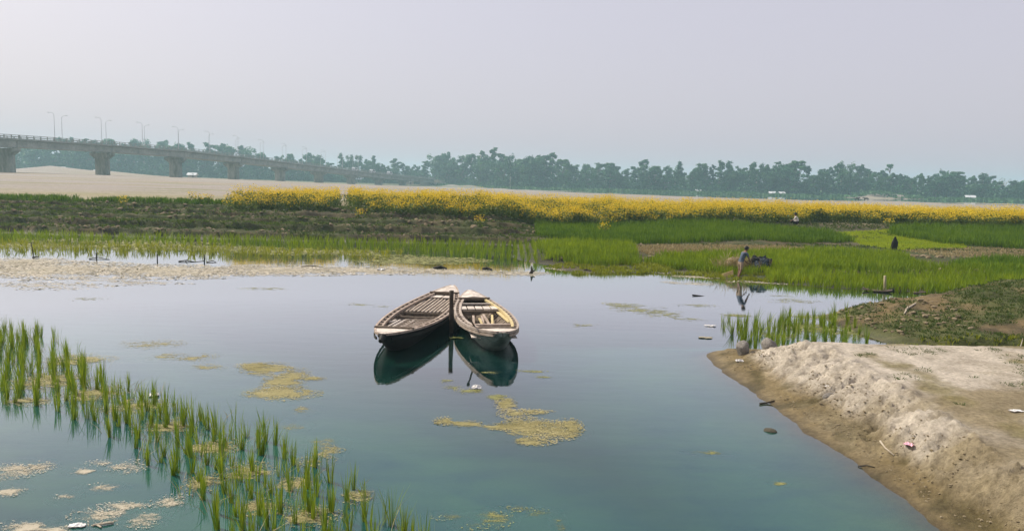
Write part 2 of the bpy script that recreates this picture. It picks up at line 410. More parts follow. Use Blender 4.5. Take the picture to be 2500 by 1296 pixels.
for px, py, D, h, wx, wy in ((110, 420, 330, 3.0, 11, 9), (230, 424, 350, 2.2, 17, 9), (1143, 458, 470, 2.6, 8, 5), (1105, 456, 490, 1.6, 7, 5), (2135, 484, 400, 3.0, 9, 6), (2185, 484, 405, 2.6, 9, 6)):
    a = AT(px, py, D); MOUNDS.append((a[0], a[1], h, wx, wy))

STRIP_LINE = (P(100, 900)[:2], P(760, 1220)[:2])
def yfar(x): return np.interp(x, FARX, FARY)
def terrain(x, y):
    """height and the masks sand, grass, wet"""
    nlow = fbm(x * 0.35, y * 0.35, 4, 3); nmid = fbm(x * 1.3, y * 1.3, 4, 8); nfin = fbm(x * 4.5, y * 4.5, 4, 12)
    z = -0.62 + 0.08 * nlow
    z = np.maximum(z, -0.62 + 3.0 * ss(5.5, -2.5, y))
    a0, a1 = STRIP_LINE; tt_ = np.clip(((x - a0[0]) * (a1[0] - a0[0]) + (y - a0[1]) * (a1[1] - a0[1])) / ((a1[0] - a0[0]) ** 2 + (a1[1] - a0[1]) ** 2), -0.3, 1.3)
    ds = np.sqrt((x - a0[0] - tt_ * (a1[0] - a0[0])) ** 2 + (y - a0[1] - tt_ * (a1[1] - a0[1])) ** 2)
    z = np.maximum(z, -0.26 - 0.085 * np.maximum(ds - 1.6, 0) + 0.03 * nlow)
    # far shore, left: paddy shelf, then stepped rough earth
    yy = y + 0.9 * fbm(x * 0.22, y * 0.1, 3, 21) + 0.22 * nmid
    zl = np.interp(yy, [28, 35, 38.2, 46.6, 48.2, 48.36, 50.4, 50.55, 52.4, 52.55, 54.6, 54.75, 57.0, 57.15, 60, 70],
                   [-0.6, -0.45, -0.10, -0.06, 0.02, 0.40, 0.36, 0.78, 0.74, 1.06, 1.02, 1.34, 1.28, 1.58, 1.60, 1.65])
    rough_l = ss(47.6, 49.2, y) * (1 - ss(57.5, 61, y))
    zl = zl + rough_l * (0.14 * nmid + 0.26 * (ridged(x * 1.7, y * 2.6, 4, 40) - 0.5) + 0.05 * nfin)
    # far shore, right: low paddies behind small bunds
    s = y - yfar(x)
    zr = np.interp(s, [-7, -2.5, 0, 2, 4.4, 4.9, 5.5, 9, 14, 20, 25, 28, 31, 36], [-0.6, -0.22, 0.0, 0.05, 0.08, 0.26, 0.20, 0.28, 0.36, 0.55, 0.80, 1.05, 1.22, 1.25])
    zr = zr + ss(-0.5, 2, s) * (0.03 * nmid + 0.05 * (ridged(x * 1.6, y * 2.4, 3, 44) - 0.5) + 0.02 * nfin)
    wgt = ss(-0.5, 2.5, x + 0.8 * nlow)
    zs = zl * (1 - wgt) + zr * wgt
    z = np.maximum(z, np.where(y > 27, zs, -9))
    wm = ss(58, 66, y)
    z = z * (1 - wm) + macro(x, y) * wm
    # near sand bank
    xs, xt, xc = (np.interp(y, *q) for q in (SH, TO, CR))
    wob = 0.10 * fbm(x * 0.9, y * 0.9, 3, 51)
    xs, xt, xc = xs + 0.9 * wob + 0.10 * fbm(x * 0.3, y * 2.1, 4, 53), xt + wob + 0.10 * fbm(x * 0.5, y * 1.8, 3, 54), xc + 1.3 * wob
    xt = xs + (xt - xs) * 0.62; xt = np.maximum(xt, xs + 0.15); xc = np.maximum(xc, xt + 0.25)
    q1 = np.clip((x - xs) / (xt - xs), 0, 1); q2 = np.clip((x - xt) / (xc - xt), 0, 1)
    prof = np.where(x < xs, -0.26 * np.minimum(xs - x, 0.5) - 0.085 * np.maximum(xs - x - 0.5, 0), 0.13 * q1 ** 0.9)
    prof = prof + 0.54 * (0.65 * q2 + 0.35 * q2 * q2 * (3 - 2 * q2)) + np.clip(x - xc, 0, 8) * 0.016
    slope = np.clip(q2 * 4, 0, 1) * (1 - ss(0.86, 1.25, (x - xt) / (xc - xt)))
    gul = ridged(x * 1.7 + 1.2 * nlow + y * 1.1, y * 3.4 - x * 1.2 + 1.0 * nmid, 5, 60) - 0.58
    clod = np.maximum(ridged(x * 5.2, y * 5.2, 3, 64) - 0.52, 0)
    zb = prof + slope * (0.25 * gul + 0.13 * (ridged(x * 7.5 + y * 2, y * 9.0, 3, 63) - 0.5) + 0.09 * nfin + 0.20 * clod * vnoise(x * 1.4, y * 1.4, 66)) + 0.020 * nfin * np.clip(q1 * 2, 0, 1) + 0.03 * nmid * q2 + 0.02 * np.minimum(fbm(x * 6.5, y * 6.5, 3, 68), 0.1) * q2
    foot = q1 * (1 - np.clip(q2 * 3, 0, 1))
    zb = zb + foot * 0.10 * np.maximum(fbm(x * 3.0, y * 3.0, 3, 69) - 0.15, 0)
    back = 1 - ss(16.2, 17.9, y + 0.25 * nlow - 0.15 * np.clip(7.5 - x, 0, 3))
    back_lo = 1 - ss(18.2, 19.2, y + 0.2 * nlow)
    zb = np.where(zb > 0.12, 0.12 + (zb - 0.12) * back, zb)
    zb = zb * back_lo - 0.6 * (1 - back_lo)
    inb = (x > -2.5) & (y < 20.0) & (y > 1.0)
    z = np.where(inb, np.maximum(z, zb), z)
    # inlet between the banks
    zi = np.interp(x, [6, 8.5, 10.2, 12, 16, 30], [-0.5, -0.16, -0.02, 0.06, 0.25, 0.5]) + 0.03 * nmid
    zi = np.where((y > 16.0) & (y < 21), zi, -9)
    z = np.maximum(z, zi)
    # earth bank behind it
    xw = x + 0.5 * nlow
    ht = np.interp(xw, [9.3, 9.8, 10.6, 11.6, 13.2, 15.5, 18, 26], [-0.3, 0.05, 0.36, 0.62, 0.80, 1.05, 1.25, 1.6])
    y0 = np.interp(x, [9, 11, 14, 30], [20.4, 19.1, 18.7, 18.2]) + 0.35 * nlow
    y1 = np.interp(x, [9, 10.5, 13, 16, 30], [23.6, 24.6, 25.0, 27.0, 31.0]) + 0.3 * nlow
    u = (y - y0) / (y1 - y0)
    pe = np.interp(u, [-0.15, 0, 0.05, 0.25, 0.62, 0.8, 1.0, 1.2], [-0.5, 0.06, 0.42, 0.60, 1.0, 0.95, 0.0, -0.6])
    ze = np.where(pe > 0, pe * ht, pe)
    inn = ss(0.0, 0.08, u) * (1 - ss(0.85, 1.0, u)) * ss(9.6, 10.4, x)
    ze = ze + inn * (0.07 * nmid + 0.12 * (ridged(x * 1.9, y * 2.6, 4, 70) - 0.55) + 0.05 * nfin)
    ine = (x > 9.0) & (y > 16.5) & (y < 34) & (ht > -0.2)
    z = np.where(ine, np.maximum(z, ze), z)
    # ---- colours
    sand = np.array((0.53, 0.475, 0.395)); sand2 = np.array((0.285, 0.235, 0.145)); mud = np.array((0.215, 0.165, 0.080)); soil = np.array((0.15, 0.118, 0.062))
    soil_d = np.array((0.065, 0.056, 0.032)); turf = np.array((0.075, 0.095, 0.028)); bed = np.array((0.10, 0.10, 0.055)); pale = np.array((0.295, 0.262, 0.242))
    sh = np.shape(x)
    def mixc(c, d, f): return c + (np.asarray(d) - c) * np.asarray(f)[..., None]
    c = np.broadcast_to(bed, sh + (3,)).copy()
    up = ss(-0.08, 0.06, z)
    base = mixc(np.broadcast_to(soil, sh + (3,)), soil_d, ss(-0.3, 0.5, nmid))
    base = mixc(base, turf, ss(-0.45, 0.25, nlow + 0.6 * nfin) * 0.9)
    base = mixc(base, sand2, ss(0.15, 0.5, fbm(x * 0.5, y * 1.6, 4, 77)) * 0.45 * ss(47, 49, y) * (1 - ss(58, 62, y)))
    c = mixc(c, base * 0.72, up)
    # plain beyond the mustard
    plain = mixc(np.broadcast_to(pale, sh + (3,)), sand2, ss(-0.1, 0.4, fbm(x / 30.0, y / 5.0, 5, 80)) * 0.7)
    plain = mixc(plain, (0.21, 0.21, 0.09), ss(0.2, 0.45, fbm(x / 14.0, y / 3.5, 4, 84)) * 0.8 * (1 - ss(90, 330, y) * 0.6))
    plain = mixc(plain, (0.30, 0.27, 0.16), (1 - ss(64, 105, y)) * 0.75)
    plain = mixc(plain, (0.10, 0.12, 0.05), ss(430, 470, y - 0.12 * x) * 0.85)
    for bx, by, h, wx, wy in MOUNDS: plain = mixc(plain, pale, np.exp(-((x - bx) / wx / 1.2) ** 2 - ((y - by) / wy / 1.2) ** 2))
    c = mixc(c, plain, ss(59, 64, y))
    # sand bank
    bm = inb & (zb >= z - 1e-6)
    dry = ss(0.12, 0.36, zb + 0.05 * nmid)
    sb = mixc(np.broadcast_to(mud, sh + (3,)), sand2, ss(-0.1, 0.6, nmid + nlow) * 0.5 * ss(0.0, 0.1, zb))
    top = mixc(np.broadcast_to(sand, sh + (3,)), sand2, ss(-0.1, 0.5, nlow + 0.6 * nmid + 0.11 * (12.5 - y)))
    sb = mixc(sb, top, dry)
    sb = mixc(sb, (0.20, 0.17, 0.065), ss(0.05, 0.5, fbm(x * 1.1, y * 1.1, 4, 91) + 0.05 * (x - 7) + 0.05 * (12 - y)) * ss(0.5, 0.62, zb) * 0.8)
    sb = mixc(sb, (0.085, 0.065, 0.032), ss(0.055, 0.0, zb + 0.03 * nmid) * 0.7)
    sb = mixc(sb, (0.085, 0.07, 0.026), ss(0.0, 0.4, fbm(x * 2.2, y * 2.2, 4, 93)) * (1 - dry) * 0.75)
    sb = mixc(sb, (0.24, 0.20, 0.12), ss(0.05, 0.4, fbm(x * 1.5 + 9, y * 1.5, 4, 94)) * (1 - dry) * 0.7 * ss(0.03, 0.08, zb))
    sb = mixc(sb, bed * 1.3, ss(0.0, -0.35, zb))
    c = np.where(bm[..., None], sb, c)
    em = ine & (ze >= z - 1e-6) & (ze > -0.02)
    eb = mixc(np.broadcast_to((0.21, 0.155, 0.078), sh + (3,)), soil_d, ss(-0.2, 0.4, nmid) * 0.8)
    eb = mixc(eb, (0.36, 0.28, 0.16), ss(0.1, 0.5, fbm(x * 0.6, y * 0.8, 3, 95)) * ss(0.4, 0.7, u))
    eb = mixc(eb, turf * 1.1, ss(-0.25, 0.3, fbm(x * 0.7, y * 0.9, 4, 97) + 0.04 * (x - 13)) * 0.8)
    c = np.where(em[..., None], eb, c)
    wet = ss(0.16, 0.0, z) * np.where(y < 60, 1.0, 0.0)
    return z, np.clip(c, 0.01, 0.9), wet

def geo(a, b, n):
    return a * (b / a) ** (np.arange(1, n + 1) / n)
ys = np.concatenate([np.arange(-160, 2, 6.0), np.arange(2, 7, 0.5), np.arange(7, 19.4, 0.05), np.arange(19.4, 27, 0.1), np.arange(27, 46, 0.4), np.arange(46, 62, 0.11), np.arange(62, 84, 1.0), [84.0], geo(84, 1500, 90)])
xs_ = np.concatenate([-geo(46, 2000, 62)[::-1], np.arange(-46, 3.5, 0.26), np.arange(3.5, 8.2, 0.05), np.arange(8.2, 13, 0.08), np.arange(13, 22, 0.15), np.arange(22, 46, 0.35), [46.0], geo(46, 2000, 62)])
GX, GY = np.meshgrid(xs_, ys)
GZ, GC, GW = terrain(GX, GY)
def hgt(x, y):
    return terrain(np.atleast_1d(np.asarray(x, float)), np.atleast_1d(np.asarray(y, float)))[0]
nx, ny = len(xs_), len(ys)
ii = np.arange(nx * ny).reshape(ny, nx)
Q = np.stack([ii[:-1, :-1], ii[:-1, 1:], ii[1:, 1:], ii[1:, :-1]], -1).reshape(-1, 4)
qx, qy = GX[:-1, :-1].ravel(), GY[:-1, :-1].ravel()
VV = np.stack([GX, GY, GZ], -1).reshape(-1, 3); CC = GC.reshape(-1, 3); WW = GW.ravel()
is_sand = (qx > 3.2) & (qx < 22) & (qy > 5) & (qy < 18.7)
is_earth = (qx > 9.2) & (qx < 30) & (qy >= 18.7) & (qy < 28)
for nm, mk in (('ground', ~(is_sand | is_earth)), ('sand_bank', is_sand), ('earth_bank', is_earth)):
    f = Q[mk]; used = np.unique(f); re = np.zeros(len(VV), np.int32); re[used] = np.arange(len(used))
    o = link(nm, mesh_np(nm, VV[used], re[f], M['ground'], attrs={'wet': WW[used]}, cols=CC[used], smooth=True))
    tag(o, kind='structure')

def water(name, x0, x1, y0, y1, step, z, mat):
    gx, gy = np.meshgrid(np.arange(x0, x1 + 0.01, step), np.arange(y0, y1 + 0.01, step))
    d = np.maximum(z - terrain(gx, gy)[0], 0) if step < 1 else np.ones_like(gx)
    n1, n2 = gx.shape; i = np.arange(n1 * n2).reshape(n1, n2)
    q = np.stack([i[:-1, :-1], i[:-1, 1:], i[1:, 1:], i[1:, :-1]], -1).reshape(-1, 4)
    o = link(name, mesh_np(name, np.stack([gx, gy, np.full_like(gx, z)], -1).reshape(-1, 3), q, mat, attrs={'depth': d.ravel()}, smooth=True))
    return tag(o, kind='structure')
water('pond_water', -60, 50, -8, 53, 0.25, 0.0, M['water'])
water('river_water', -60, 700, 170, 470, 20, -1.02, M['river'])

# ------------------------------------------------------------------ haze: the dusty air between the bridge and the far bank
hz = MB().box((0, 680, 12.5), (4200, 1720, 37)).build('haze', [])
hz.data.materials.clear()
hm = bpy.data.materials.new('haze_air'); hm.use_nodes = True; hm.node_tree.nodes.clear()
_o = hm.node_tree.nodes.new('ShaderNodeOutputMaterial'); _v = hm.node_tree.nodes.new('ShaderNodeVolumePrincipled')
_v.inputs['Color'].default_value = (0.55, 0.84, 0.95, 1); _v.inputs['Density'].default_value = 0.00060
_v.inputs['Anisotropy'].default_value = 0.25
hm.node_tree.links.new(_v.outputs[0], _o.inputs['Volume'])
hz.data.materials.append(hm)
tag(hz, 'pale bluish haze over the river flats', kind='stuff')

# ------------------------------------------------------------------ bridge
BN = lambda n: np.array((-143.2 + 9.11 * n, 220.0 * (1 + 0.154 * n)))          # pier n
BDIR = np.array((9.11, 33.88)); SPAN = np.linalg.norm(BDIR); BDIR = BDIR / SPAN
BNRM = np.array((BDIR[1], -BDIR[0]))                                            # towards the viewer's side
def soffit(n): return float(np.interp(n, [-3, -1, 0, 1, 2, 3, 4, 5, 6, 7, 8, 9.3], [9.2, 9.8, 10.0, 10.05, 9.65, 8.6, 7.3, 5.95, 4.6, 3.3, 2.2, 1.0]))
def bp(n, off, z): p = BN(n) + BNRM * off; return (p[0], p[1], z)
bridge = empty('bridge', (*BN(0), 0))
tag(bridge, 'long grey concrete road bridge sloping down to the far bank', 'bridge')
bridge.location = (0, 0, 0)
NEND = 9.3
def span(n0, n1):
    g = 0.004
    a, b = n0 + g, n1 - g
    m = MB(); prof = [(-3.9, 0), (3.9, 0), (3.9, 1.75), (5.0, 2.0), (5.0, 2.35), (-5.0, 2.35), (-5.0, 2.0), (-3.9, 1.75)]
    m.strip([[bp(t, o, soffit(t) + z) for o, z in prof] for t in (a, (a + b) / 2, b)])
    o = m.build('span', M['concrete'], bridge)
    s = MB(); s.strip([[bp(t, q, soffit(t) + z) for q, z in [(-4.3, 2.354), (4.3, 2.354), (4.3, 2.40), (-4.3, 2.40)]] for t in (a, (a + b) / 2, b)])
    s.build('road_surface', M['tarp'], o)
    pm = None
    for side in (1, -1):
        k = 15
        for i in range(k + 1):
            t = a + (b - a) * (i + 0.0) / k
            mm = MB().box((0, 0, 0.55), (0.22, 0.22, 1.1)).mesh('railing_post', M['concrete']) if pm is None else pm
            pm = mm
            if side == 1:
                q = link('railing_post', mm, o); q.location = bp(t, 4.8, soffit(t) + 2.34); q.rotation_euler = (0, 0, math.atan2(BDIR[1], BDIR[0]))
        for hh in (0.45, 0.98):
            r = MB(); r.strip([[bp(t, 4.8 * side + q, soffit(t) + 2.35 + hh + z) for q, z in [(-0.07, -0.08), (0.07, -0.08), (0.07, 0.08), (-0.07, 0.08)]] for t in (a, (a + b) / 2, b)])
            r.build('rail', M['concrete'], o)
        if side == -1:
            r = MB()
            for i in range(0, k + 1, 1):
                t = a + (b - a) * i / k; c = bp(t, -4.8, soffit(t) + 2.89); r.box(c, (0.22, 0.22, 1.1), math.atan2(BDIR[1], BDIR[0]))
            r.build('far_railing', M['concrete'], o)['kind'] = 'stuff'
for n in range(-2, 9): span(n, n + 1)
span(9, NEND)
def pier(n):
    p = BN(n); g = float(hgt(*p)[0]) - 1.0; top = soffit(n) - 0.25
    rz = math.atan2(BNRM[1], BNRM[0])
    def rect(w, d, z, ch=0.25):
        pts = [(-w/2+ch, -d/2), (w/2-ch, -d/2), (w/2, -d/2+ch), (w/2, d/2-ch), (w/2-ch, d/2), (-w/2+ch, d/2), (-w/2, d/2-ch), (-w/2, -d/2+ch)]
        return [(p[0] + BNRM[0]*a + BDIR[0]*b, p[1] + BNRM[1]*a + BDIR[1]*b, z) for a, b in pts]
    capz = top - min(1.9, max(0.6, (top - g) * 0.25))
    m = MB().strip([rect(4.6, 2.0, g), rect(4.5, 1.9, capz)])
    o = m.build('pier', M['concrete_stain'], bridge)
    MB().strip([rect(4.6, 2.05, capz), rect(8.2, 2.5, capz + (top - capz) * 0.62), rect(8.2, 2.5, top)]).build('pier_cap', M['concrete_stain'], o)
    for q in (-2.9, 2.9):
        c = p + BNRM * q; MB().box((c[0], c[1], top + 0.125), (0.8, 0.8, 0.26), rz).build('bearing', M['concrete'], o)
for n in range(-2, 9): pier(n)
# abutment and approach embankment
e = BN(NEND)
abut = MB().strip([[bp(t, o, z) for o, z in ((-6.0, -3), (6.0, -3), (5.6, soffit(NEND) + 0.1), (-5.6, soffit(NEND) + 0.1))] for t in (NEND - 0.03, NEND + 0.10)]).build('abutment', M['concrete'], bridge)
emb = MB().strip([[bp(t, o, z) for o, z in ((-11, -2.5), (11, -2.5), (5.0, zz), (-5.0, zz))] for t, zz in ((NEND + 0.1, 3.2), (NEND + 1.2, 2.2), (NEND + 2.4, 1.0), (NEND + 4, 0.2))])
emb = emb.build('approach_embankment', m_plain('embankment_earth', (0.24, 0.20, 0.12), (0.40, 0.35, 0.26), 0.3)); tag(emb, kind='structure')

lamp_meshes = None
ORD = ['first', 'second', 'third', 'fourth', 'fifth', 'sixth', 'seventh', 'eighth', 'ninth', 'tenth', 'eleventh', 'twelfth']
for k in range(12):
    n0 = 0.35 + 0.512 * k
    for side in (1, -1):
        n = n0 if side == 1 else n0 + 0.335
        base = bp(n, 4.55 * side, soffit(n) + 2.36)
        L = empty('street_lamp', base, math.atan2(BNRM[1], BNRM[0]) + (math.pi if side == 1 else 0))
        if lamp_meshes is None:
            a = MB().tube([(0, 0, 0), (0, 0, 4), (0, 0, 7.6)], [0.085, 0.07, 0.05], 8).mesh('pole', M['steel'])
            b = MB().tube([(0, 0, 7.55), (0.25, 0, 8.0), (0.8, 0, 8.25), (1.7, 0, 8.35)], [0.06, 0.055, 0.05, 0.045], 6).mesh('arm', M['steel'])
            c = MB().quadbox([(1.6, -0.16, 8.26), (2.4, -0.14, 8.3), (2.4, 0.14, 8.3), (1.6, 0.16, 8.26)], [(1.6, -0.12, 8.42), (2.4, -0.1, 8.4), (2.4, 0.1, 8.4), (1.6, 0.12, 8.42)]).mesh('lamp_head', M['steel'])
            d = MB().box((0, 0, 0.15), (0.5, 0.5, 0.3)).mesh('base', M['concrete'])
            lamp_meshes = (('pole', a), ('arm', b), ('lamp_head', c), ('base', d))
        for nm, me in lamp_meshes: link(nm, me, L)
        tag(L, 'street lamp on the %s railing of the bridge, %s lamp pair from the left' % ('near' if side == 1 else 'far', ORD[k]), 'street lamp', 'street lamps along the bridge')

def van(n, off, lbl, sc=1.0):
    p = bp(n, off, soffit(n) + 2.41)
    slope = math.atan2(soffit(n + 0.1) - soffit(n - 0.1), SPAN * 0.2)
    v = empty('van', p, math.atan2(BDIR[1], BDIR[0]), sc); v.rotation_euler = (0, -slope, v.rotation_euler.z)
    ring = lambda x, w, z0, z1: [(x, -w, z0), (x, w, z0), (x, w * 0.94, z1), (x, -w * 0.94, z1)]
    MB().strip([ring(-2.2, 0.85, 0.35, 1.5), ring(-2.0, 0.88, 0.3, 1.95), ring(0.9, 0.88, 0.3, 1.95), ring(1.6, 0.88, 0.3, 1.1), ring(2.3, 0.84, 0.35, 0.95)]).build('body', M['van_paint'], v, bevel=0.05)
    for s in (-1, 1):
        MB().quadbox([(-1.7, 0.88 * s, 1.2), (0.7, 0.88 * s, 1.2), (0.7, 0.90 * s, 1.2), (-1.7, 0.90 * s, 1.2)], [(-1.7, 0.86 * s, 1.75), (0.6, 0.86 * s, 1.75), (0.6, 0.88 * s, 1.75), (-1.7, 0.88 * s, 1.75)]).build('window', M['glass_dark'], v)
        for x in (-1.4, 1.5):
            MB().tube([(x, 0.72 * s, 0.32), (x, 0.92 * s, 0.32)], 0.32, 14).build('wheel', M['tyre'], v)
    MB().quadbox([(1.02, -0.7, 1.85), (1.02, 0.7, 1.85), (1.62, 0.74, 1.15), (1.62, -0.74, 1.15)], [(1.04, -0.7, 1.88), (1.04, 0.7, 1.88), (1.65, 0.74, 1.17), (1.65, -0.74, 1.17)]).build('windscreen', M['glass_dark'], v)
    tag(v, lbl, 'van', 'vans on the bridge')
van(6.05, 1.5, 'small white van on the bridge, leftmost of the three', 1.0)
van(6.65, 2.0, 'small white van on the bridge, middle of the three', 1.05)
van(7.35, 1.6, 'small white van on the bridge, rightmost of the three', 1.1)

# ------------------------------------------------------------------ far trees
def crown_mesh(name, blobs, nq, size, mat, seed, gap=0.0, flat=0.6):
    r = np.random.default_rng(seed)
    w = np.array([b[3] * b[4] * b[5] for b in blobs]) ** (2 / 3); w = w / w.sum()
    ids = r.choice(len(blobs), nq, p=w); B = np.array(blobs)[ids]
    d = r.normal(size=(nq, 3)); d /= np.linalg.norm(d, axis=1)[:, None]
    rad = r.random(nq) ** 0.33
    c = B[:, :3] + d * B[:, 3:6] * rad[:, None] * (0.8 + 0.5 * r.random((nq, 1)) ** 2)
    nrm = d + r.normal(size=(nq, 3)) * 0.7 + np.array((0, 0, 0.3)); nrm /= np.linalg.norm(nrm, axis=1)[:, None]
    u = np.cross(nrm, r.normal(size=(nq, 3))); u /= np.linalg.norm(u, axis=1)[:, None]; v = np.cross(nrm, u)
    s = size * (0.5 + r.random((nq, 1)))
    k = 0.5 + 0.5 * r.random((nq, 1))
    V = np.stack([c - u * s, c - v * s * k, c + u * s, c + v * s * k], 1).reshape(-1, 3)
    F = np.arange(nq * 4).reshape(-1, 4)
    tint = np.repeat(np.clip(0.5 + 0.35 * r.normal(size=nq) * 0.8 + 0.25 * r.normal(size=len(blobs))[ids], 0, 1), 4)
    return mesh_np(name, V, F, mat, attrs={'tint': tint})
def trunk_mesh(name, limbs, mat):
    m = MB()
    for pts, rad in limbs: m.tube(pts, rad, 6)
    return m.mesh(name, mat, smooth=True)
PROTO = {}
def proto(kind, var):
    key = (kind, var)
    if key in PROTO: return PROTO[key]
    r = random.Random(hash(kind) % 1000 if False else sum(map(ord, kind)) * 7 + var * 13)
    blobs, limbs = [], []
    lean = r.uniform(-0.03, 0.03)
    if kind == 'broad':
        limbs.append(([(0, 0, -0.03), (lean, 0, 0.25), (2 * lean, 0, 0.55)], [0.028, 0.02, 0.012]))
        for i in range(r.randint(26, 32)):
            a = r.uniform(0, 6.28); q = r.uniform(0.02, 0.30); z = r.uniform(0.18, 0.93)
            if z > 0.75: q *= 0.6
            blobs.append((2 * lean + math.cos(a) * q, math.sin(a) * q, z, r.uniform(0.045, 0.115), r.uniform(0.045, 0.115), r.uniform(0.035, 0.085)))
            limbs.append(([(lean, 0, 0.3), (math.cos(a) * q * .6, math.sin(a) * q * .6, z * 0.75), (math.cos(a) * q, math.sin(a) * q, z)], [0.010, 0.007, 0.003]))
        nq, sz = 950, 0.021
    elif kind == 'tall':
        limbs.append(([(0, 0, -0.03), (lean, 0, 0.45), (1.6 * lean, 0, 0.9)], [0.016, 0.011, 0.005]))
        for i in range(23):
            z = 0.20 + 0.77 * i / 22 + r.uniform(-.03, .03); a = r.uniform(0, 6.28); q = r.uniform(0.02, 0.17) * (1.2 - 0.75 * z)
            blobs.append((1.6 * lean * z + math.cos(a) * q, math.sin(a) * q, z, r.uniform(0.035, 0.080), r.uniform(0.035, 0.080), r.uniform(0.028, 0.062)))
            limbs.append(([(lean * z, 0, z * 0.82), (math.cos(a) * q, math.sin(a) * q, z)], [0.006, 0.002]))
        nq, sz = 750, 0.017
    elif kind == 'cone':
        limbs.append(([(0, 0, -0.03), (0, 0, 0.5), (0, 0, 0.97)], [0.018, 0.012, 0.003]))
        for i in range(13):
            z = 0.18 + 0.78 * i / 12; q = 0.15 * (1.04 - z); a = i * 2.4
            blobs.append((math.cos(a) * q * 0.6, math.sin(a) * q * 0.6, z, 0.03 + q, 0.03 + q, 0.055))
        nq, sz = 800, 0.018
    elif kind == 'bamboo':
        for i in range(9):
            a = r.uniform(0, 6.28); q = r.uniform(0.12, 0.30)
            tip = (math.cos(a) * q, math.sin(a) * q, r.uniform(0.7, 0.95))
            limbs.append(([(math.cos(a) * 0.04, math.sin(a) * 0.04, -0.02), (math.cos(a) * q * 0.45, math.sin(a) * q * 0.45, 0.5), tip], [0.008, 0.006, 0.002]))
            for t in (0.45, 0.7, 1.0): blobs.append((tip[0] * t, tip[1] * t, tip[2] * (t ** 0.8), 0.09, 0.09, 0.10))
        nq, sz = 1000, 0.019
    elif kind == 'umbrella':
        limbs.append(([(0, 0, -0.03), (0.02, 0, 0.5), (0.0, 0, 0.86)], [0.018, 0.013, 0.007]))
        for i in range(9):
            a = r.uniform(0, 6.28); q = r.uniform(0.0, 0.16)
            blobs.append((math.cos(a) * q, math.sin(a) * q, 0.87 + r.uniform(-0.05, 0.08), 0.07, 0.07, 0.035))
            limbs.append(([(0, 0, 0.72), (math.cos(a) * q, math.sin(a) * q, 0.88)], [0.006, 0.002]))
        nq, sz = 420, 0.016
    else:                                                       # bare
        limbs.append(([(0, 0, -0.03), (lean, 0, 0.4), (lean, 0, 0.75)], [0.02, 0.013, 0.005]))
        for i in range(22):
            a = r.uniform(0, 6.28); q = r.uniform(0.1, 0.3); z = r.uniform(0.7, 1.0); zs = r.uniform(0.3, 0.7)
            limbs.append(([(lean, 0, zs), (math.cos(a) * q * .5, math.sin(a) * q * .5, (zs + z) / 2 + .05), (math.cos(a) * q, math.sin(a) * q, z)], [0.007, 0.004, 0.0015]))
            blobs.append((math.cos(a) * q, math.sin(a) * q, z, 0.05, 0.05, 0.03))
        nq, sz = 170, 0.011
    mat = M['crown'][var % 3]
    if kind not in ('bare', 'umbrella'): nq, sz = int(nq * 3.2), sz * 1.0
    PROTO[key] = (trunk_mesh('trunk', limbs, M['bark_pale'] if kind in ('tall', 'bare') else M['bark']), crown_mesh('crown', blobs, nq, sz, mat, 100 + var + len(kind) * 10))
    return PROTO[key]
def tree(kind, var, x, y, h, label, group=None, wide=1.0, name='tree'):
    t, c = proto(kind, var)
    o = empty(name, (x, y, float(hgt(x, y)[0]) - 0.1), random.uniform(0, 6.28))
    o.scale = (h * wide, h * wide, h)
    link('trunk', t, o); link('crown', c, o)
    return tag(o, label, 'tree', group)
def tree_D(px):                                                  # how far the far bank stands off
    return float(np.interp(px, [-200, 0, 600, 900, 1040, 1250, 1600, 2000, 2500, 2700], [500, 510, 545, 560, 580, 500, 470, 445, 425, 420]))
SKY = [(20, 352), (70, 345), (110, 342), (150, 336), (180, 333), (205, 342), (230, 345), (265, 339), (300, 350), (325, 352), (345, 345), (385, 342), (415, 356), (440, 350), (465, 353), (510, 352), (540, 351), (560, 357), (590, 362), (612, 363),
       (640, 378), (675, 380), (710, 376), (735, 393), (760, 372), (778, 379), (800, 397), (835, 378), (862, 381), (890, 388), (912, 383), (940, 402), (965, 391), (985, 404), (1000, 406), (1015, 404), (1038, 396), (1060, 380), (1080, 384), (1100, 371), (1130, 383), (1150, 381), (1173, 376), (1190, 385), (1205, 370), (1226, 383),
       (1247, 386), (1270, 392), (1290, 384), (1312, 380), (1332, 386), (1350, 378), (1370, 391), (1385, 396), (1405, 408), (1430, 406), (1460, 398), (1485, 398), (1502, 404), (1530, 416), (1552, 410), (1575, 392), (1600, 406), (1628, 412), (1645, 408), (1660, 397), (1690, 411), (1720, 399), (1742, 408), (1762, 397), (1782, 393), (1815, 407), (1832, 404), (1850, 399), (1875, 400), (1897, 404),
       (1920, 395), (1943, 392), (1975, 411), (2000, 412), (2025, 408), (2050, 401), (2072, 399), (2102, 402), (2122, 418), (2150, 416), (2174, 403), (2195, 428), (2212, 429), (2250, 422), (2280, 426), (2303, 418), (2330, 419), (2352, 431), (2378, 428), (2402, 423), (2418, 427), (2450, 436), (2475, 441), (2500, 440), (2530, 440)]
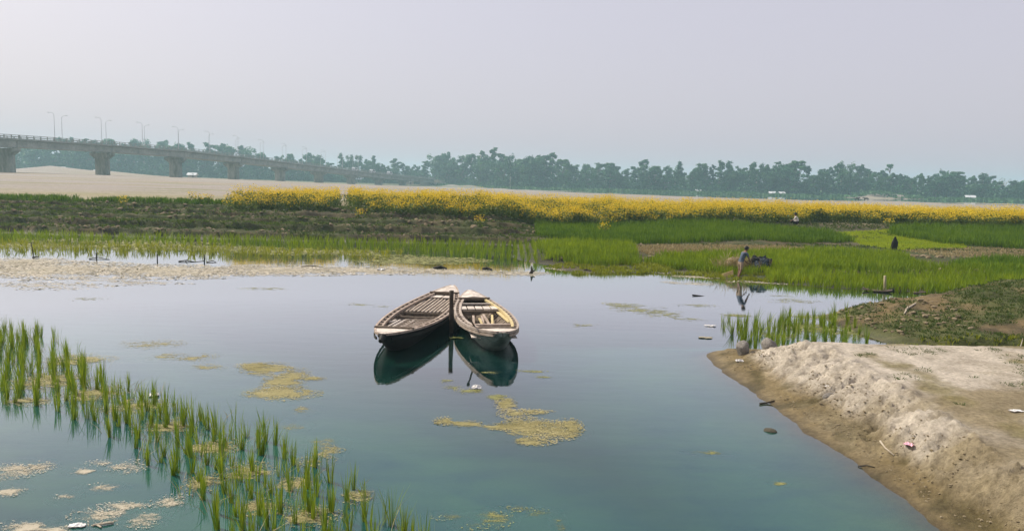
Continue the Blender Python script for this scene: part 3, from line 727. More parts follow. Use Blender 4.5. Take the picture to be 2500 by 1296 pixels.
LAND = {(1205, 370): ('tall', 'tall slender tree rising highest in the middle of the far treeline'), (2174, 403): ('umbrella', 'lone flat umbrella-topped tree rising above the right part of the treeline'),
        (1660, 397): ('cone', 'thin pointed dark tree among bare crowns in the far treeline'), (965, 391): ('tall', 'lone rounded tree above the low end of the bridge'), (1100, 371): ('broad', 'big broad tree crown just right of the bridge end'),
        (1943, 392): ('broad', 'tall full rounded tree crown above the right half of the yellow flowers'), (912, 383): ('cone', 'pointed conical tree behind the low part of the bridge'), (1575, 392): ('tall', 'tall narrow tree left of the bare crowns in the treeline'),
        (760, 372): ('broad', 'round tree clump rising above the bridge railing near its middle'), (1350, 378): ('tall', 'open tall tree at the right edge of the highest tree group'),
        (2450, 436): ('bare', 'thin feathery tree crown near the right end of the treeline'), (1720, 399): ('broad', 'wide domed tree right of the thin pointed tree'), (180, 333): ('broad', 'tree crown rising highest above the bridge at the left')}
def nth(n): return '%d%s' % (n, 'th' if 10 < n % 100 < 14 else {1: 'st', 2: 'nd', 3: 'rd'}.get(n % 10, 'th'))
for i, (px, py) in enumerate(SKY):
    D = tree_D(px) + random.uniform(-8, 22)
    top = AT(px, py - 3.0 - 4.0 * math.exp(-((px - 1230) / 160) ** 2), D)
    g = float(hgt(top[0], top[1])[0])
    h = top[2] - g
    far_left = px < 1045
    kind = ['broad', 'tall', 'broad', 'tall', 'broad', 'broad', 'tall', 'broad', 'bamboo'][(i * 5 + 3) % 9]
    if 1530 < px < 1720 and kind == 'tall' and random.random() < 0.4: kind = 'bare'
    if px > 2230 and kind == 'tall': kind = 'broad'
    k_l = sum(1 for s in SKY if s[0] <= px); k_r = sum(1 for s in SKY if 1045 <= s[0] <= px)
    lab = 'hazy tree in the skyline behind the bridge, %s from the left edge' % nth(k_l) if far_left else 'hazy tree in the far skyline, %s from the end of the bridge' % nth(k_r)
    grp = 'hazy trees behind the bridge' if far_left else 'hazy trees of the far bank'
    if (px, py) in LAND: kind, lab = LAND[(px, py)]
    wide = {'broad': 1.1, 'tall': 1.45, 'cone': 1.5, 'bamboo': 1.0, 'umbrella': 1.0, 'bare': 1.0}[kind] * random.uniform(0.72, 1.3)
    if kind == 'broad' and h < 14: wide *= 1.15
    tree(kind, i % 5, top[0], top[1], h / 0.99, lab, grp, wide)
for i in range(128):                                             # lower trees standing in front, filling the row
    px = -10 + i * 20 + random.uniform(-8, 8)
    D = tree_D(px) - random.uniform(4, 16)
    sk = np.interp(px, [s[0] for s in SKY], [s[1] for s in SKY])
    b = AT(px, 440, D); g = float(hgt(b[0], b[1])[0]); hs = AT(px, sk, D)[2] - g
    if 1030 < px < 1075: continue
    h = hs * random.uniform(0.62, 0.93)
    kind = ['broad', 'bamboo', 'broad', 'tall', 'bamboo'][i % 5]
    far_left = px < 1045
    tree(kind, (i * 3) % 5, b[0], b[1], h, 'lower hazy tree in front of the treeline behind the bridge, %s from the left edge' % nth(i + 1) if far_left else 'lower hazy tree in front of the far treeline, %s from the end of the bridge' % nth(i - 52),
         'low front trees behind the bridge' if far_left else 'low front trees of the far bank', random.uniform(1.1, 1.5))
b = AT(1245, 460, 462)
tree('tall', 3, b[0], b[1], 15.5, 'tree with a pale bare trunk standing in front of the highest tree group', None, 1.1)
def scrub(name, n, px0, px1, dd, hmin, hmax, mat, label):        # unbroken scrub at the foot of the trees
    r = np.random.default_rng(n); px = r.uniform(px0, px1, n)
    D = np.interp(px, [-200, 0, 600, 900, 1040, 1250, 1600, 2000, 2500, 2700], [500, 510, 545, 560, 580, 500, 470, 445, 425, 420]) + r.uniform(*dd, n)
    x = (px - 1250) / FPX * D * 1.005; g = terrain(x, D)[0]
    k = 26; zt = hmin + (hmax - hmin) * r.random(n) ** 1.5
    c = np.repeat(np.stack([x, D, g], 1), k, 0); hh = np.repeat(zt, k)
    c = c + np.stack([r.normal(size=n * k) * 1.8, r.normal(size=n * k) * 1.8, r.random(n * k) * hh], 1)
    u = r.normal(size=(n * k, 3)); u /= np.linalg.norm(u, axis=1)[:, None]; v = np.cross(u, r.normal(size=(n * k, 3))); v /= np.linalg.norm(v, axis=1)[:, None]
    s = 0.35 + 0.45 * r.random((n * k, 1))
    V = np.stack([c - u * s, c - v * s, c + u * s, c + v * s], 1).reshape(-1, 3)
    o = link(name, mesh_np(name, V, np.arange(len(V)).reshape(-1, 4), mat, attrs={'tint': np.repeat(r.random(n * k), 4)}))
    tag(o, label, kind='stuff')
scrub('undergrowth', 4200, -60, 2600, (-20, 16), 2.0, 8.5, M['crown'][0], 'dark scrub along the foot of the far trees')
scrub('low_scrub', 500, 1050, 2600, (-44, -22), 0.5, 1.6, M['crown'][2], 'low green scrub on the far river flats')

def hut(px, py, D, w, d, h, rz, label):
    p = AT(px, py, D); z = float(hgt(p[0], p[1])[0])
    o = empty('hut', (p[0], p[1], z - 0.1), rz)
    MB().box((0, 0, h / 2), (w, d, h)).build('wall', M['mudwall'], o)
    MB().quadbox([(-w/2-.5, -d/2-.6, h-.15), (w/2+.5, -d/2-.6, h-.15), (w/2+.5, 0, h+d*.32), (-w/2-.5, 0, h+d*.32)], [(-w/2-.5, -d/2-.6, h-.05), (w/2+.5, -d/2-.6, h-.05), (w/2+.5, 0, h+d*.32+.1), (-w/2-.5, 0, h+d*.32+.1)]).build('roof', M['tin'], o)
    MB().quadbox([(-w/2-.5, 0.01, h+d*.32), (w/2+.5, 0.01, h+d*.32), (w/2+.5, d/2+.6, h-.15), (-w/2-.5, d/2+.6, h-.15)], [(-w/2-.5, 0.01, h+d*.32+.1), (w/2+.5, 0.01, h+d*.32+.1), (w/2+.5, d/2+.6, h-.05), (-w/2-.5, d/2+.6, h-.05)]).build('roof', M['tin'], o)
    MB().box((0.3 * w - 0.5, -d/2 - 0.03, 1.0), (1.0, 0.08, 2.0)).build('door', M['wood_shade'], o)
    tag(o, label, 'hut')
hut(147, 412, 365, 3.6, 3, 1.7, 0.25, 'hut with a bright tin roof on the sand mound behind the leftmost piers')
hut(470, 430, 395, 3.8, 3, 1.5, 0.1, 'low tin roofed hut beyond the third bridge pier')
hut(235, 405, 470, 2.5, 2.5, 1.8, 0.1, 'tiny pale hut beside the second bridge pier')
hut(1885, 470, 424, 2.8, 2.4, 1.6, -0.1, 'white roofed hut, left one of the close pair on the far bank')
hut(1908, 470, 428, 2.6, 2.4, 1.6, 0.15, 'white roofed hut, right one of the close pair on the far bank')
hut(1705, 466, 445, 2.5, 2.4, 1.6, -0.1, 'small pale hut under the trees, middle of the far bank')
hut(2150, 464, 432, 3, 3, 1.8, 0.3, 'small roofed hut on the slope above the sand mound')
hut(2368, 478, 408, 4.2, 3, 1.7, -0.2, 'long low hut near the right end of the far bank')
hut(870, 436, 548, 9, 5, 2.4, 0.2, 'long shed with a tin roof seen under the bridge')
hut(1000, 448, 540, 5, 4, 2.2, 0.0, 'pale hut beneath the low end of the bridge')

# ------------------------------------------------------------------ plants as masses of blades
def blades(name, pts, nb, h, width, spread, mat, seed, lean=0.35, label=None, hz_=None, tint_pt=None):
    """pts (n,3) clump bases; nb blades each"""
    r = np.random.default_rng(seed); n = len(pts); m = n * nb
    b = np.repeat(pts, nb, 0); a = r.uniform(0, 2 * np.pi, m); q = spread * np.sqrt(r.random(m))
    b = b + np.stack([np.cos(a) * q, np.sin(a) * q, np.zeros(m)], 1)
    hh = h * (0.6 + 0.5 * r.random(m)) * np.repeat(0.8 + 0.4 * r.random(n), nb)
    ln = lean * r.random(m); d = np.stack([np.cos(a), np.sin(a)], 1)
    f = r.uniform(0, np.pi, m); u = np.stack([np.cos(f), np.sin(f), np.zeros(m)], 1) * (width / 2)
    mid = b + np.stack([d[:, 0] * ln * hh * 0.35, d[:, 1] * ln * hh * 0.35, hh * 0.55], 1)
    tip = b + np.stack([d[:, 0] * ln * hh, d[:, 1] * ln * hh, hh], 1)
    V = np.stack([b - u * 0.7, b + u * 0.7, mid - u, mid + u, tip], 1).reshape(-1, 3)
    o5 = np.arange(m)[:, None] * 5
    F = np.concatenate([o5 + np.array([[0, 1, 3]]), o5 + np.array([[0, 3, 2]]), o5 + np.array([[2, 3, 4]])])
    t = np.clip(r.random(m) * 0.45 + (np.repeat(tint_pt, nb) if tint_pt is not None else 0.2), 0, 1)
    o = link(name, mesh_np(name, V, F, mat, attrs={'tint': np.repeat(t, 5)}))
    if label: tag(o, label, kind='stuff')
    return o
def in_poly(x, y, poly):
    c = np.zeros(len(x), bool); j = len(poly) - 1
    for i in range(len(poly)):
        xi, yi = poly[i]; xj, yj = poly[j]
        c ^= ((yi > y) != (yj > y)) & (x < (xj - xi) * (y - yi) / (yj - yi + 1e-12) + xi); j = i
    return c
def grid_pts(poly, sx, sy, jit, seed, rot=0.0, drop=0.0):
    poly = np.array(poly); r = np.random.default_rng(seed)
    c = poly.mean(0); ex = np.abs(poly - c).max() * 1.5
    gx, gy = np.meshgrid(np.arange(-ex, ex, sx), np.arange(-ex, ex, sy)); gx = gx.ravel(); gy = gy.ravel()
    gx = gx + r.normal(size=gx.size) * jit * sx; gy = gy + r.normal(size=gy.size) * jit * sy
    x = c[0] + gx * math.cos(rot) - gy * math.sin(rot); y = c[1] + gx * math.sin(rot) + gy * math.cos(rot)
    k = in_poly(x + 0.12 * r.normal(size=x.size), y + 0.12 * r.normal(size=x.size), poly) & (r.random(x.size) > drop)
    return x[k], y[k]
def field(name, poly, sx, sy, nb, h, width, mat, seed, label, rot=0.0, jit=0.2, drop=0.0, spread=0.05, lean=0.35, zlift=None):
    x, y = grid_pts(poly, sx, sy, jit, seed, rot, drop)
    z = hgt(x, y) if zlift is None else np.maximum(hgt(x, y), zlift)
    tp = 0.35 * vnoise(x * 0.35, y * 0.6, seed) + 0.35 * vnoise(x * 1.6, y * 2.2, seed + 1) + 0.25 * np.random.default_rng(seed).random(len(x)) - 0.12
    return blades(name, np.stack([x, y, z - 0.02], 1), nb, h, width, spread, mat, seed, lean, label, tint_pt=tp)
def PP(pts, z): return [tuple(P(a, b, z)[:2]) for a, b in pts]
A_ = PP([(1312, 576), (1420, 584), (1560, 590), (1720, 590), (1850, 588), (1960, 594), (2090, 592)], 0.5) + [(22.5, 55.5), (13.5, 59.5), (1.6, 57.5)]
field('rice_field', A_, 0.30, 0.30, 13, 0.48, 0.035, M['paddy_dark'], 201, 'dense green rice field below the yellow flowers', spread=0.14)
B_ = PP([(1322, 612), (1330, 630), (1400, 640), (1480, 645), (1560, 640), (1540, 606)], 0.2) + [(6.0, 45.5), (1.4, 45.2)]
field('rice_field', B_, 0.27, 0.27, 13, 0.50, 0.03, M['paddy'], 202, 'small dense rice field left of the brown stubble strip', spread=0.13)
C_ = PP([(1570, 634), (1650, 650), (1780, 662), (1850, 664), (1950, 662), (2100, 661), (2230, 662), (2265, 655)], 0.22) + [(20.5, 40.0), (21.5, 42.5), (18.5, 44.0), (13.0, 41.6), (7.6, 39.6)]
field('rice_field', C_, 0.26, 0.26, 15, 0.45, 0.028, M['paddy'], 203, 'large dense green rice field behind the bending person', spread=0.13)
D_ = PP([(1860, 668), (1880, 690), (2020, 704), (2150, 713), (2300, 718), (2420, 714), (2600, 716), (2600, 676), (2420, 668), (2260, 664), (2050, 666)], 0.03)
field('rice_field', D_, 0.26, 0.40, 15, 0.46, 0.022, M['paddy'], 204, 'thinner rice rows standing along the far water edge at the right', spread=0.07, jit=0.16, lean=0.45)
E_ = PP([(2310, 594), (2500, 604), (2650, 606)], 0.6) + [(47.0, 58.0), (29.0, 58.5), (26.5, 55)]
field('rice_field', E_, 0.30, 0.30, 13, 0.62, 0.035, M['paddy_dark'], 205, 'dense rice field at the right below the yellow flowers', spread=0.14)
F_ = PP([(2310, 648), (2420, 668), (2600, 684), (2600, 640), (2420, 634)], 0.3)
field('rice_field', F_, 0.27, 0.27, 13, 0.45, 0.028, M['paddy_dark'], 206, 'narrow dark green rice field at the right edge', spread=0.13)
G_ = PP([(2040, 576), (2200, 574), (2330, 580), (2360, 602), (2200, 604), (2110, 596)], 0.55)
field('seedling_bed', G_, 0.14, 0.14, 7, 0.13, 0.03, M['seedling'], 207, 'bright yellow-green rice seedling bed', spread=0.08)
H_ = [(7.4, 40.0), (13.0, 42.2), (17.5, 44.2), (16.5, 46.4), (9.0, 46.0), (6.4, 45.2)]
field('stubble', H_, 0.2, 0.2, 7, 0.14, 0.03, M['straw'], 208, 'brown straw stubble strip between two rice fields', spread=0.09, lean=0.9)
I_ = PP([(2200, 610), (2350, 606), (2600, 614), (2600, 634), (2400, 628), (2290, 622)], 0.4)
field('stubble', I_, 0.2, 0.2, 5, 0.10, 0.03, M['straw'], 209, 'pale straw stubble strip at the right', spread=0.09, lean=0.9)
# left paddies standing in water
J_ = PP([(-200, 588), (300, 596), (700, 606), (1000, 614), (1180, 634), (1320, 645), (1330, 612), (1290, 600)], 0.0) + [(0.5, 47.6), (-12, 47.7), (-26, 47.3), (-40, 47.2)]
field('rice_field', J_, 0.34, 0.85, 11, 0.50, 0.022, M['paddy'], 210, 'rice rows standing in shallow water before the rough earth', spread=0.06, jit=0.13, lean=0.4, zlift=-0.02)
K_ = PP([(-200, 588), (300, 598), (700, 608), (960, 616), (1010, 630), (700, 630), (300, 622), (-200, 614)], 0.0)
field('rice_field', K_, 0.36, 0.60, 10, 0.34, 0.024, M['paddy_pale'], 211, 'pale drowned rice along the far water edge at the left', spread=0.07, jit=0.25, drop=0.25, lean=0.6, zlift=-0.02)
# weeds along the far water edge and on the terraces
def scatter(name, x0, x1, y0, y1, n, cond, nb, h, width, mat, seed, label, spread=0.06, lean=0.8):
    r = np.random.default_rng(seed); x = r.uniform(x0, x1, n); y = r.uniform(y0, y1, n)
    z = hgt(x, y); k = cond(x, y, z, r); x, y, z = x[k], y[k], z[k]
    return blades(name, np.stack([x, y, z - 0.015], 1), nb, h, width, spread, mat, seed, lean, label, tint_pt=0.3 * r.random(len(x)))
scatter('grass', 1.5, 14, 32, 38.5, 3800, lambda x, y, z, r: (z > -0.03) & (y - yfar(x) < 3.6) & (y - yfar(x) > -0.2) & (vnoise(x * 0.9, y * 1.4, 5) > 0.3), 6, 0.16, 0.03, M['paddy_pale'], 220, 'short weeds along the far water edge')
scatter('grass', -48, 8, 47.5, 62, 16000, lambda x, y, z, r: (z > 0.05) & (fbm(x * 0.35, y * 0.9, 4, 9) + 0.35 * r.random(len(x)) > 0.04), 6, 0.13, 0.035, M['weed'], 221, 'low weeds on the stepped earth')
scatter('grass', -48, 4, 48.5, 60, 14000, lambda x, y, z, r: (z > 0.3) & (vnoise(x * 0.10 + 0.35 * y, y * 1.3, 66) + 0.2 * r.random(len(x)) > 0.66), 7, 0.16, 0.035, M['mleaf'], 224, 'green grass strips on the stepped earth')
scatter('grass', 2, 48, 46, 64, 9000, lambda x, y, z, r: (z > 0.35) & (fbm(x * 0.3, y * 0.8, 4, 19) + 0.3 * r.random(len(x)) + 0.5 * ss(0.8, 1.1, z) > 0.25), 6, 0.15, 0.035, M['weed'], 222, 'low weeds below the yellow flowers')
scatter('grass', -60, -14, 58.0, 63.5, 2600, lambda x, y, z, r: vnoise(x * 0.35, y * 0.5, 6) > 0.42, 9, 0.42, 0.04, M['paddy_dark'], 223, 'green grass fringe left of the yellow flowers', lean=0.4)

# ------------------------------------------------------------------ mustard in flower
def mustard(name, x, y, h, seed, nl=10, nf=22, fs=0.05, label=None, spread=0.26):
    r = np.random.default_rng(seed); n = len(x); z = hgt(x, y)
    b = np.stack([x, y, z], 1); Vs, Fs, Ts, Ms, off = [], [], [], [], 0
    # stems
    a = r.uniform(0, 6.28, n); top = b + np.stack([np.cos(a) * 0.1 * h, np.sin(a) * 0.1 * h, h * 0.9], 1)
    u = np.stack([np.full(n, 0.012), np.zeros(n), np.zeros(n)], 1)
    V = np.stack([b - u, b + u, top, top], 1); V[:, 3] += u * 0.3
    def add(V, m, t):
        nonlocal off
        k = len(V); Vs.append(V.reshape(-1, 3)); Fs.append(np.arange(k * 4).reshape(-1, 4) + off); off += k * 4
        Ts.append(np.repeat(t, 4)); Ms.append(np.full(k, m))
    add(V, 0, r.random(n))
    def cards(k, zlo, zhi, rad, s0, s1, m):
        bb = np.repeat(b, k, 0); hh = np.repeat(h, k); q = n * k
        t = zlo + (zhi - zlo) * r.random(q) ** 0.8; a = r.uniform(0, 6.28, q); rr = rad * (0.25 + 0.75 * np.sqrt(r.random(q))) * (0.5 + 0.5 * t)
        c = bb + np.stack([np.cos(a) * rr, np.sin(a) * rr, t * hh], 1)
        nr = r.normal(size=(q, 3)); nr[:, 2] += 0.6; nr /= np.linalg.norm(nr, axis=1)[:, None]
        u = np.cross(nr, r.normal(size=(q, 3))); u /= np.linalg.norm(u, axis=1)[:, None]; v = np.cross(nr, u)
        s = (s0 + (s1 - s0) * r.random((q, 1)))
        add(np.stack([c - u * s, c - v * s * 0.6, c + u * s, c + v * s * 0.6], 1), m, np.clip(0.15 + 0.7 * r.random(q), 0, 1))
    cards(nl, 0.08, 0.72, spread, 0.05, 0.11, 0)
    cards(nf, 0.46, 1.06, spread * 1.1, fs * 0.6, fs * 1.25, 1)
    o = link(name, mesh_np(name, np.concatenate(Vs), np.concatenate(Fs), [M['mleaf'], M['flower']], mi=np.concatenate(Ms), attrs={'tint': np.concatenate(Ts)}))
    if label: tag(o, label, kind='stuff')
    return o
fr = [P(a, b, z)[:2] for a, b, z in ((535, 507, 1.6), (640, 512, 1.5), (780, 520, 1.35), (830, 512, 1.5), (850, 522, 1.3), (1000, 530, 1.25), (1250, 540, 1.15), (1500, 542, 1.1), (1800, 546, 1.1), (2100, 549, 1.1), (2500, 560, 1.1))]
FX, FY = np.array([f[0] for f in fr] + [70.0]), np.array([f[1] for f in fr] + [fr[-1][1] + 2])
o_ = np.argsort(FX); FX, FY = FX[o_], FY[o_]
r = np.random.default_rng(300); n = 13500
mx_ = r.uniform(-21, 62, n); my = np.interp(mx_, FX, FY) + 0.2 + 1.4 * (vnoise(mx_ * 0.8, mx_ * 0 + 3, 71) - 0.3) + 22 * r.random(n) ** 1.7
left_edge = AT(535, 480, 56)[0]
k = (mx_ > left_edge + 0.25 * (my - 58) * 0 - (my - 57) * 0.36) & (0.6 * vnoise(mx_ * 0.45, my * 0.45, 77) + 0.4 * vnoise(mx_ * 1.7, my * 1.7, 78) > 0.30)
gap = np.abs(mx_ / my - (838 - 1250) / FPX) < 0.006
k &= ~gap | (r.random(n) < 0.12)
mx_, my = mx_[k], my[k]
depth = my - np.interp(mx_, FX, FY)
kp = (depth > 0.9) | (r.random(len(mx_)) < 0.3)
mx_, my, depth = mx_[kp], my[kp], depth[kp]
mh = (1.02 + 0.36 * r.random(len(mx_)) + 0.35 * (vnoise(mx_ * 0.25, my * 0.25, 6) - 0.5) + 0.6 * (vnoise(mx_ * 0.7, my * 0.7, 5) - 0.5)) * np.where(depth < 1.0, 0.72, 1.0)
mustard('mustard_field', mx_, my, mh, 301, nl=16, nf=15, label='broad belt of yellow mustard in full flower')
for i, (px, py, h, lab) in enumerate(((300, 502, 1.0, 'single mustard plant standing alone, leftmost of all'), (468, 500, 0.95, 'wide mustard plant just left of the flowering belt'), (487, 501, 0.85, 'lower mustard plant touching the wide one left of the belt'),
                                      (507, 501, 0.8, 'thin pale mustard plant between the wide one and the flowering belt'), (1170, 548, 0.8, 'small mustard plant before the belt, above the mooring post'), (1475, 552, 0.8, 'mustard plant standing in front of the middle of the belt'),
                                      (2170, 556, 0.75, 'small mustard plant standing before the right part of the belt'), (880, 536, 0.8, 'mustard plant on the terrace below the gap in the belt'))):
    p = P(px, py, 1.5 if px < 700 else 1.05)
    n = 3
    o = mustard('mustard_plant', p[0] + np.array([0, 0.16, -0.14]), p[1] + np.array([0, 0.1, 0.05]), np.full(n, h) * np.array([1, 0.9, 0.85]), 310 + i, 14, 30, 0.05, spread=0.3)
    tag(o, lab, 'plant', 'single mustard plants')

# ------------------------------------------------------------------ near rice: every clump its own thing
def clump_mesh(seed, nb, h):
    r = np.random.default_rng(seed); V, F, T = [], [], []
    for i in range(nb):
        a = r.uniform(0, 6.28); q = 0.028 * math.sqrt(r.random()); hh = h * r.uniform(0.35, 1.1); ln = r.uniform(0.02, 0.20) if r.random() < 0.84 else r.uniform(0.25, 0.8)
        f = a + r.uniform(0.9, 2.2); w = r.uniform(0.0035, 0.0070)
        n = len(V); b = np.array((math.cos(a) * q, math.sin(a) * q, -0.12)); d = np.array((math.cos(a), math.sin(a), 0)); u = np.array((math.cos(f), math.sin(f), 0)) * w
        for k, t in enumerate((0, 0.35, 0.7)):
            c = b + d * (ln * hh * t ** 1.8) + np.array((0, 0, (hh + 0.12) * t * (1 - 0.12 * ln * t))); ww = u * (0.8, 1.0, 0.75)[k]
            V += [c - ww, c + ww]
        V.append(b + d * (ln * hh) + np.array((0, 0, (hh + 0.12) * (1 - 0.12 * ln))))
        F += [(n, n+1, n+3), (n, n+3, n+2), (n+2, n+3, n+5), (n+2, n+5, n+4), (n+4, n+5, n+6)]
        T += [r.random()] * 7
    return mesh_np('rice_clump', V, F, M['rice'], attrs={'tint': T})
CL = [clump_mesh(400 + i, nb, h) for i, (nb, h) in enumerate(((24, 0.42), (18, 0.36), (30, 0.46), (13, 0.34), (26, 0.40), (20, 0.44), (8, 0.30), (32, 0.42)))]
strip = PP([(-40, 800), (40, 800), (95, 808), (150, 850), (215, 905), (290, 940), (395, 985), (460, 1005), (510, 1015), (600, 1050), (705, 1100), (790, 1150), (850, 1195), (925, 1250), (1000, 1280), (1110, 1330), (1130, 1375), (580, 1375), (545, 1330), (500, 1260), (440, 1200), (375, 1150), (345, 1115), (275, 1065), (150, 1000), (60, 985), (-40, 1000)], 0.0)
x, y = grid_pts(strip, 0.25, 0.30, 0.17, 500, 0.55, 0.14)
order = np.argsort(-y)
near_n = 0
for i in order:
    o = link('rice_clump', CL[rng.integers(8)]); o.location = (x[i], y[i], 0.0); s = rng.uniform(0.8, 1.25)
    o.scale = (s * 0.95, s * 0.95, s * rng.uniform(0.85, 1.1)); o.rotation_euler = (rng.normal() * 0.05, rng.normal() * 0.05, rng.uniform(0, 6.28))
    tag(o, 'upright green rice clump in the slanting strip of rice in the near water', 'rice clump', 'rice clumps of the near strip'); near_n += 1
xs2, ys2 = grid_pts(strip, 0.42, 0.42, 0.45, 503, 0.2, 0.15)
blades('rice_shoots', np.stack([xs2, ys2, np.full(len(xs2), -0.06)], 1), 6, 0.40, 0.009, 0.05, M['rice'], 504, 0.4, 'thin young rice shoots between the clumps of the near strip', tint_pt=0.5 * np.random.default_rng(1).random(len(xs2)))
xs3, ys3 = grid_pts(strip, 0.33, 0.33, 0.45, 505, 0.9, 0.3)
blades('dead_stems', np.stack([xs3, ys3, np.full(len(xs3), -0.04)], 1), 3, 0.26, 0.008, 0.08, M['straw'], 506, 1.9, 'yellowed bent rice stems in the near strip', tint_pt=0.4 * np.random.default_rng(2).random(len(xs3)))
inlet = PP([(1762, 812), (1775, 782), (1850, 785), (1960, 780), (2060, 775), (2080, 800), (2110, 820), (2140, 838), (2040, 838), (1960, 850), (1900, 862), (1850, 848), (1800, 850)], 0.0)
x2, y2 = grid_pts(inlet, 0.32, 0.40, 0.25, 510, 0.1, 0.12)
for i in range(len(x2)):
    o = link('rice_clump', CL[rng.integers(8)]); o.location = (x2[i], y2[i], max(0.0, float(hgt(x2[i], y2[i])[0]))); s = rng.uniform(0.85, 1.25)
    o.scale = (s * 1.2, s * 1.2, s); o.rotation_euler = (rng.normal() * 0.05, rng.normal() * 0.05, rng.uniform(0, 6.28))
    tag(o, 'upright rice clump in the small patch between the sand bank and the dirt bank', 'rice clump', 'rice clumps by the dirt bank')
print('CLUMPS', near_n, len(x2))

# grass and weeds on the near banks
scatter('grass', 9.5, 20, 17.2, 19.6, 1500, lambda x, y, z, r: (z > -0.05) & (z < 0.32), 6, 0.14, 0.018, M['paddy_pale'], 230, 'wet grass in the hollow behind the sand bank', lean=0.6)
scatter('grass', 9.8, 24, 19, 28, 9000, lambda x, y, z, r: (z > 0.15) & (fbm(x * 0.7, y * 0.9, 4, 97) + 0.04 * (x - 13) + 0.35 * r.random(len(x)) > 0.06), 7, 0.07, 0.022, M['weed'], 231, 'low weeds on the dirt bank', lean=1.2, spread=0.09)
scatter('grass', 6.3, 20, 7, 16, 5000, lambda x, y, z, r: (z > 0.60) & (vnoise(x * 1.7, y * 1.7, 41) + 0.05 * (x - 7) > 0.74), 14, 0.05, 0.012, M['weed'], 232, 'small weeds sprouting on the sand bank', lean=2.4, spread=0.075)

# ------------------------------------------------------------------ boats
class Boat:
    def __init__(s, near, far, beam, zn, zm, zf, label, fn=0.62, ff=0.75, rake=1.45):
        s.near, s.far = np.array(near), np.array(far); d = s.far - s.near; s.L = float(np.linalg.norm(d))
        s.root = empty('boat', (near[0], near[1], 0), math.atan2(d[1], d[0]) - math.pi / 2)
        tag(s.root, label, 'boat', 'moored wooden boats'); s.B = beam; s.zn, s.zm, s.zf, s.fn, s.ff, s.rake = zn, zm, zf, fn, ff, rake
    def w(s, y):                             # half beam at the gunwale
        t = min(max(y / s.L, 0), 1); p = 0.46
        v = (t / p) if t < p else (1 - t) / (1 - p)
        return s.B / 2 * max(math.sin(v * math.pi / 2), 0.0) ** (s.fn if t < p else s.ff) + 0.012
    def sheer(s, y):
        t = min(max(y / s.L, 0), 1)
        return s.zm + (s.zn - s.zm) * max(0, 1 - t / 0.45) ** 2 + (s.zf - s.zm) * max(0, (t - 0.5) / 0.5) ** 2
    def keel(s, y):
        a = min(y, s.L - y) / s.rake; e = s.sheer(0 if y < s.L / 2 else s.L) - 0.10
        return -0.16 + (e + 0.16) * max(0, 1 - a) ** 1.35
    def sect(s, y, inset=0.0, lift=0.0):
        w, z1, z0 = max(s.w(y) - inset, 0.004), s.sheer(y), s.keel(y) + lift
        z0 = min(z0, z1 - 0.02); P_ = []
        for u in np.linspace(0, 1, 8): P_.append((w * (u ** 0.62) * (0.86 + 0.14 * u), z0 + (z1 - z0) * (u ** 1.55)))
        return P_
    def hull(s, mat, mat_in):
        st = s.L * (0.5 - 0.5 * np.cos(np.linspace(0, math.pi, 46)))
        for nm, ins, lift, m, flip in (('hull', 0, 0, mat, False), ('inner_planking', 0.03, 0.2, mat_in, True)):
            V, F = [], []
            for y in st:
                pr = s.sect(y, ins, lift)
                if ins: pr = [(x, max(z, 0.045)) for x, z in pr]
                V += [(-x, y, z) for x, z in pr[::-1]] + [(x, y, z) for x, z in pr[1:]]
            n = 15
            for i in range(len(st) - 1):
                for k in range(n - 1):
                    q = (i * n + k, i * n + k + 1, (i + 1) * n + k + 1, (i + 1) * n + k)
                    F.append(q[::-1] if flip else q)
            me = bpy.data.meshes.new(nm); me.from_pydata(V, [], F); me.update(); me.materials.append(m)
            me.polygons.foreach_set('use_smooth', [True] * len(F)); link(nm, me, s.root)
    def rail(s, nm, y0, y1, o0, o1, z0, z1, mat, side, n=30):   # strake following the gunwale, offsets outwards from it
        rings = []
        for y in np.linspace(y0, y1, n):
            w, z = s.w(y), s.sheer(y); a, b = max(w + o0, 0.002), max(w + o1, 0.006)
            rings.append([(side * a, y, z + z0), (side * b, y, z + z0), (side * b, y, z + z1), (side * a, y, z + z1)])
        return MB().strip(rings).build(nm, mat, s.root)
    def cross(s, nm, y, dy, z, dz, mat, over=0.0):
        w = s.w(y) + over; zz = s.sheer(y) + z
        return MB().box((0, y, zz), (2 * w, dy, dz)).build(nm, mat, s.root, bevel=0.006)
    def deck(s, y0, y1, n, mat, zoff=0.012, crown=0.05, th=0.022):   # planks laid across, tapering with the boat
        ed = np.linspace(y0, y1, n + 1)
        for i in range(n):
            a, b = ed[i] + 0.006, ed[i + 1] - 0.006; j = random.uniform(-0.006, 0.006)
            rings = []
            for y in (a, b):
                w = max(s.w(y) - 0.01, 0.01); z = s.sheer(y) + zoff + j
                rings.append([(-w, y, z), (0, y, z + crown * w), (w, y, z), (w, y, z - th), (0, y, z - th + crown * w), (-w, y, z - th)])
            MB().strip(rings).build('deck_plank', mat, s.root)

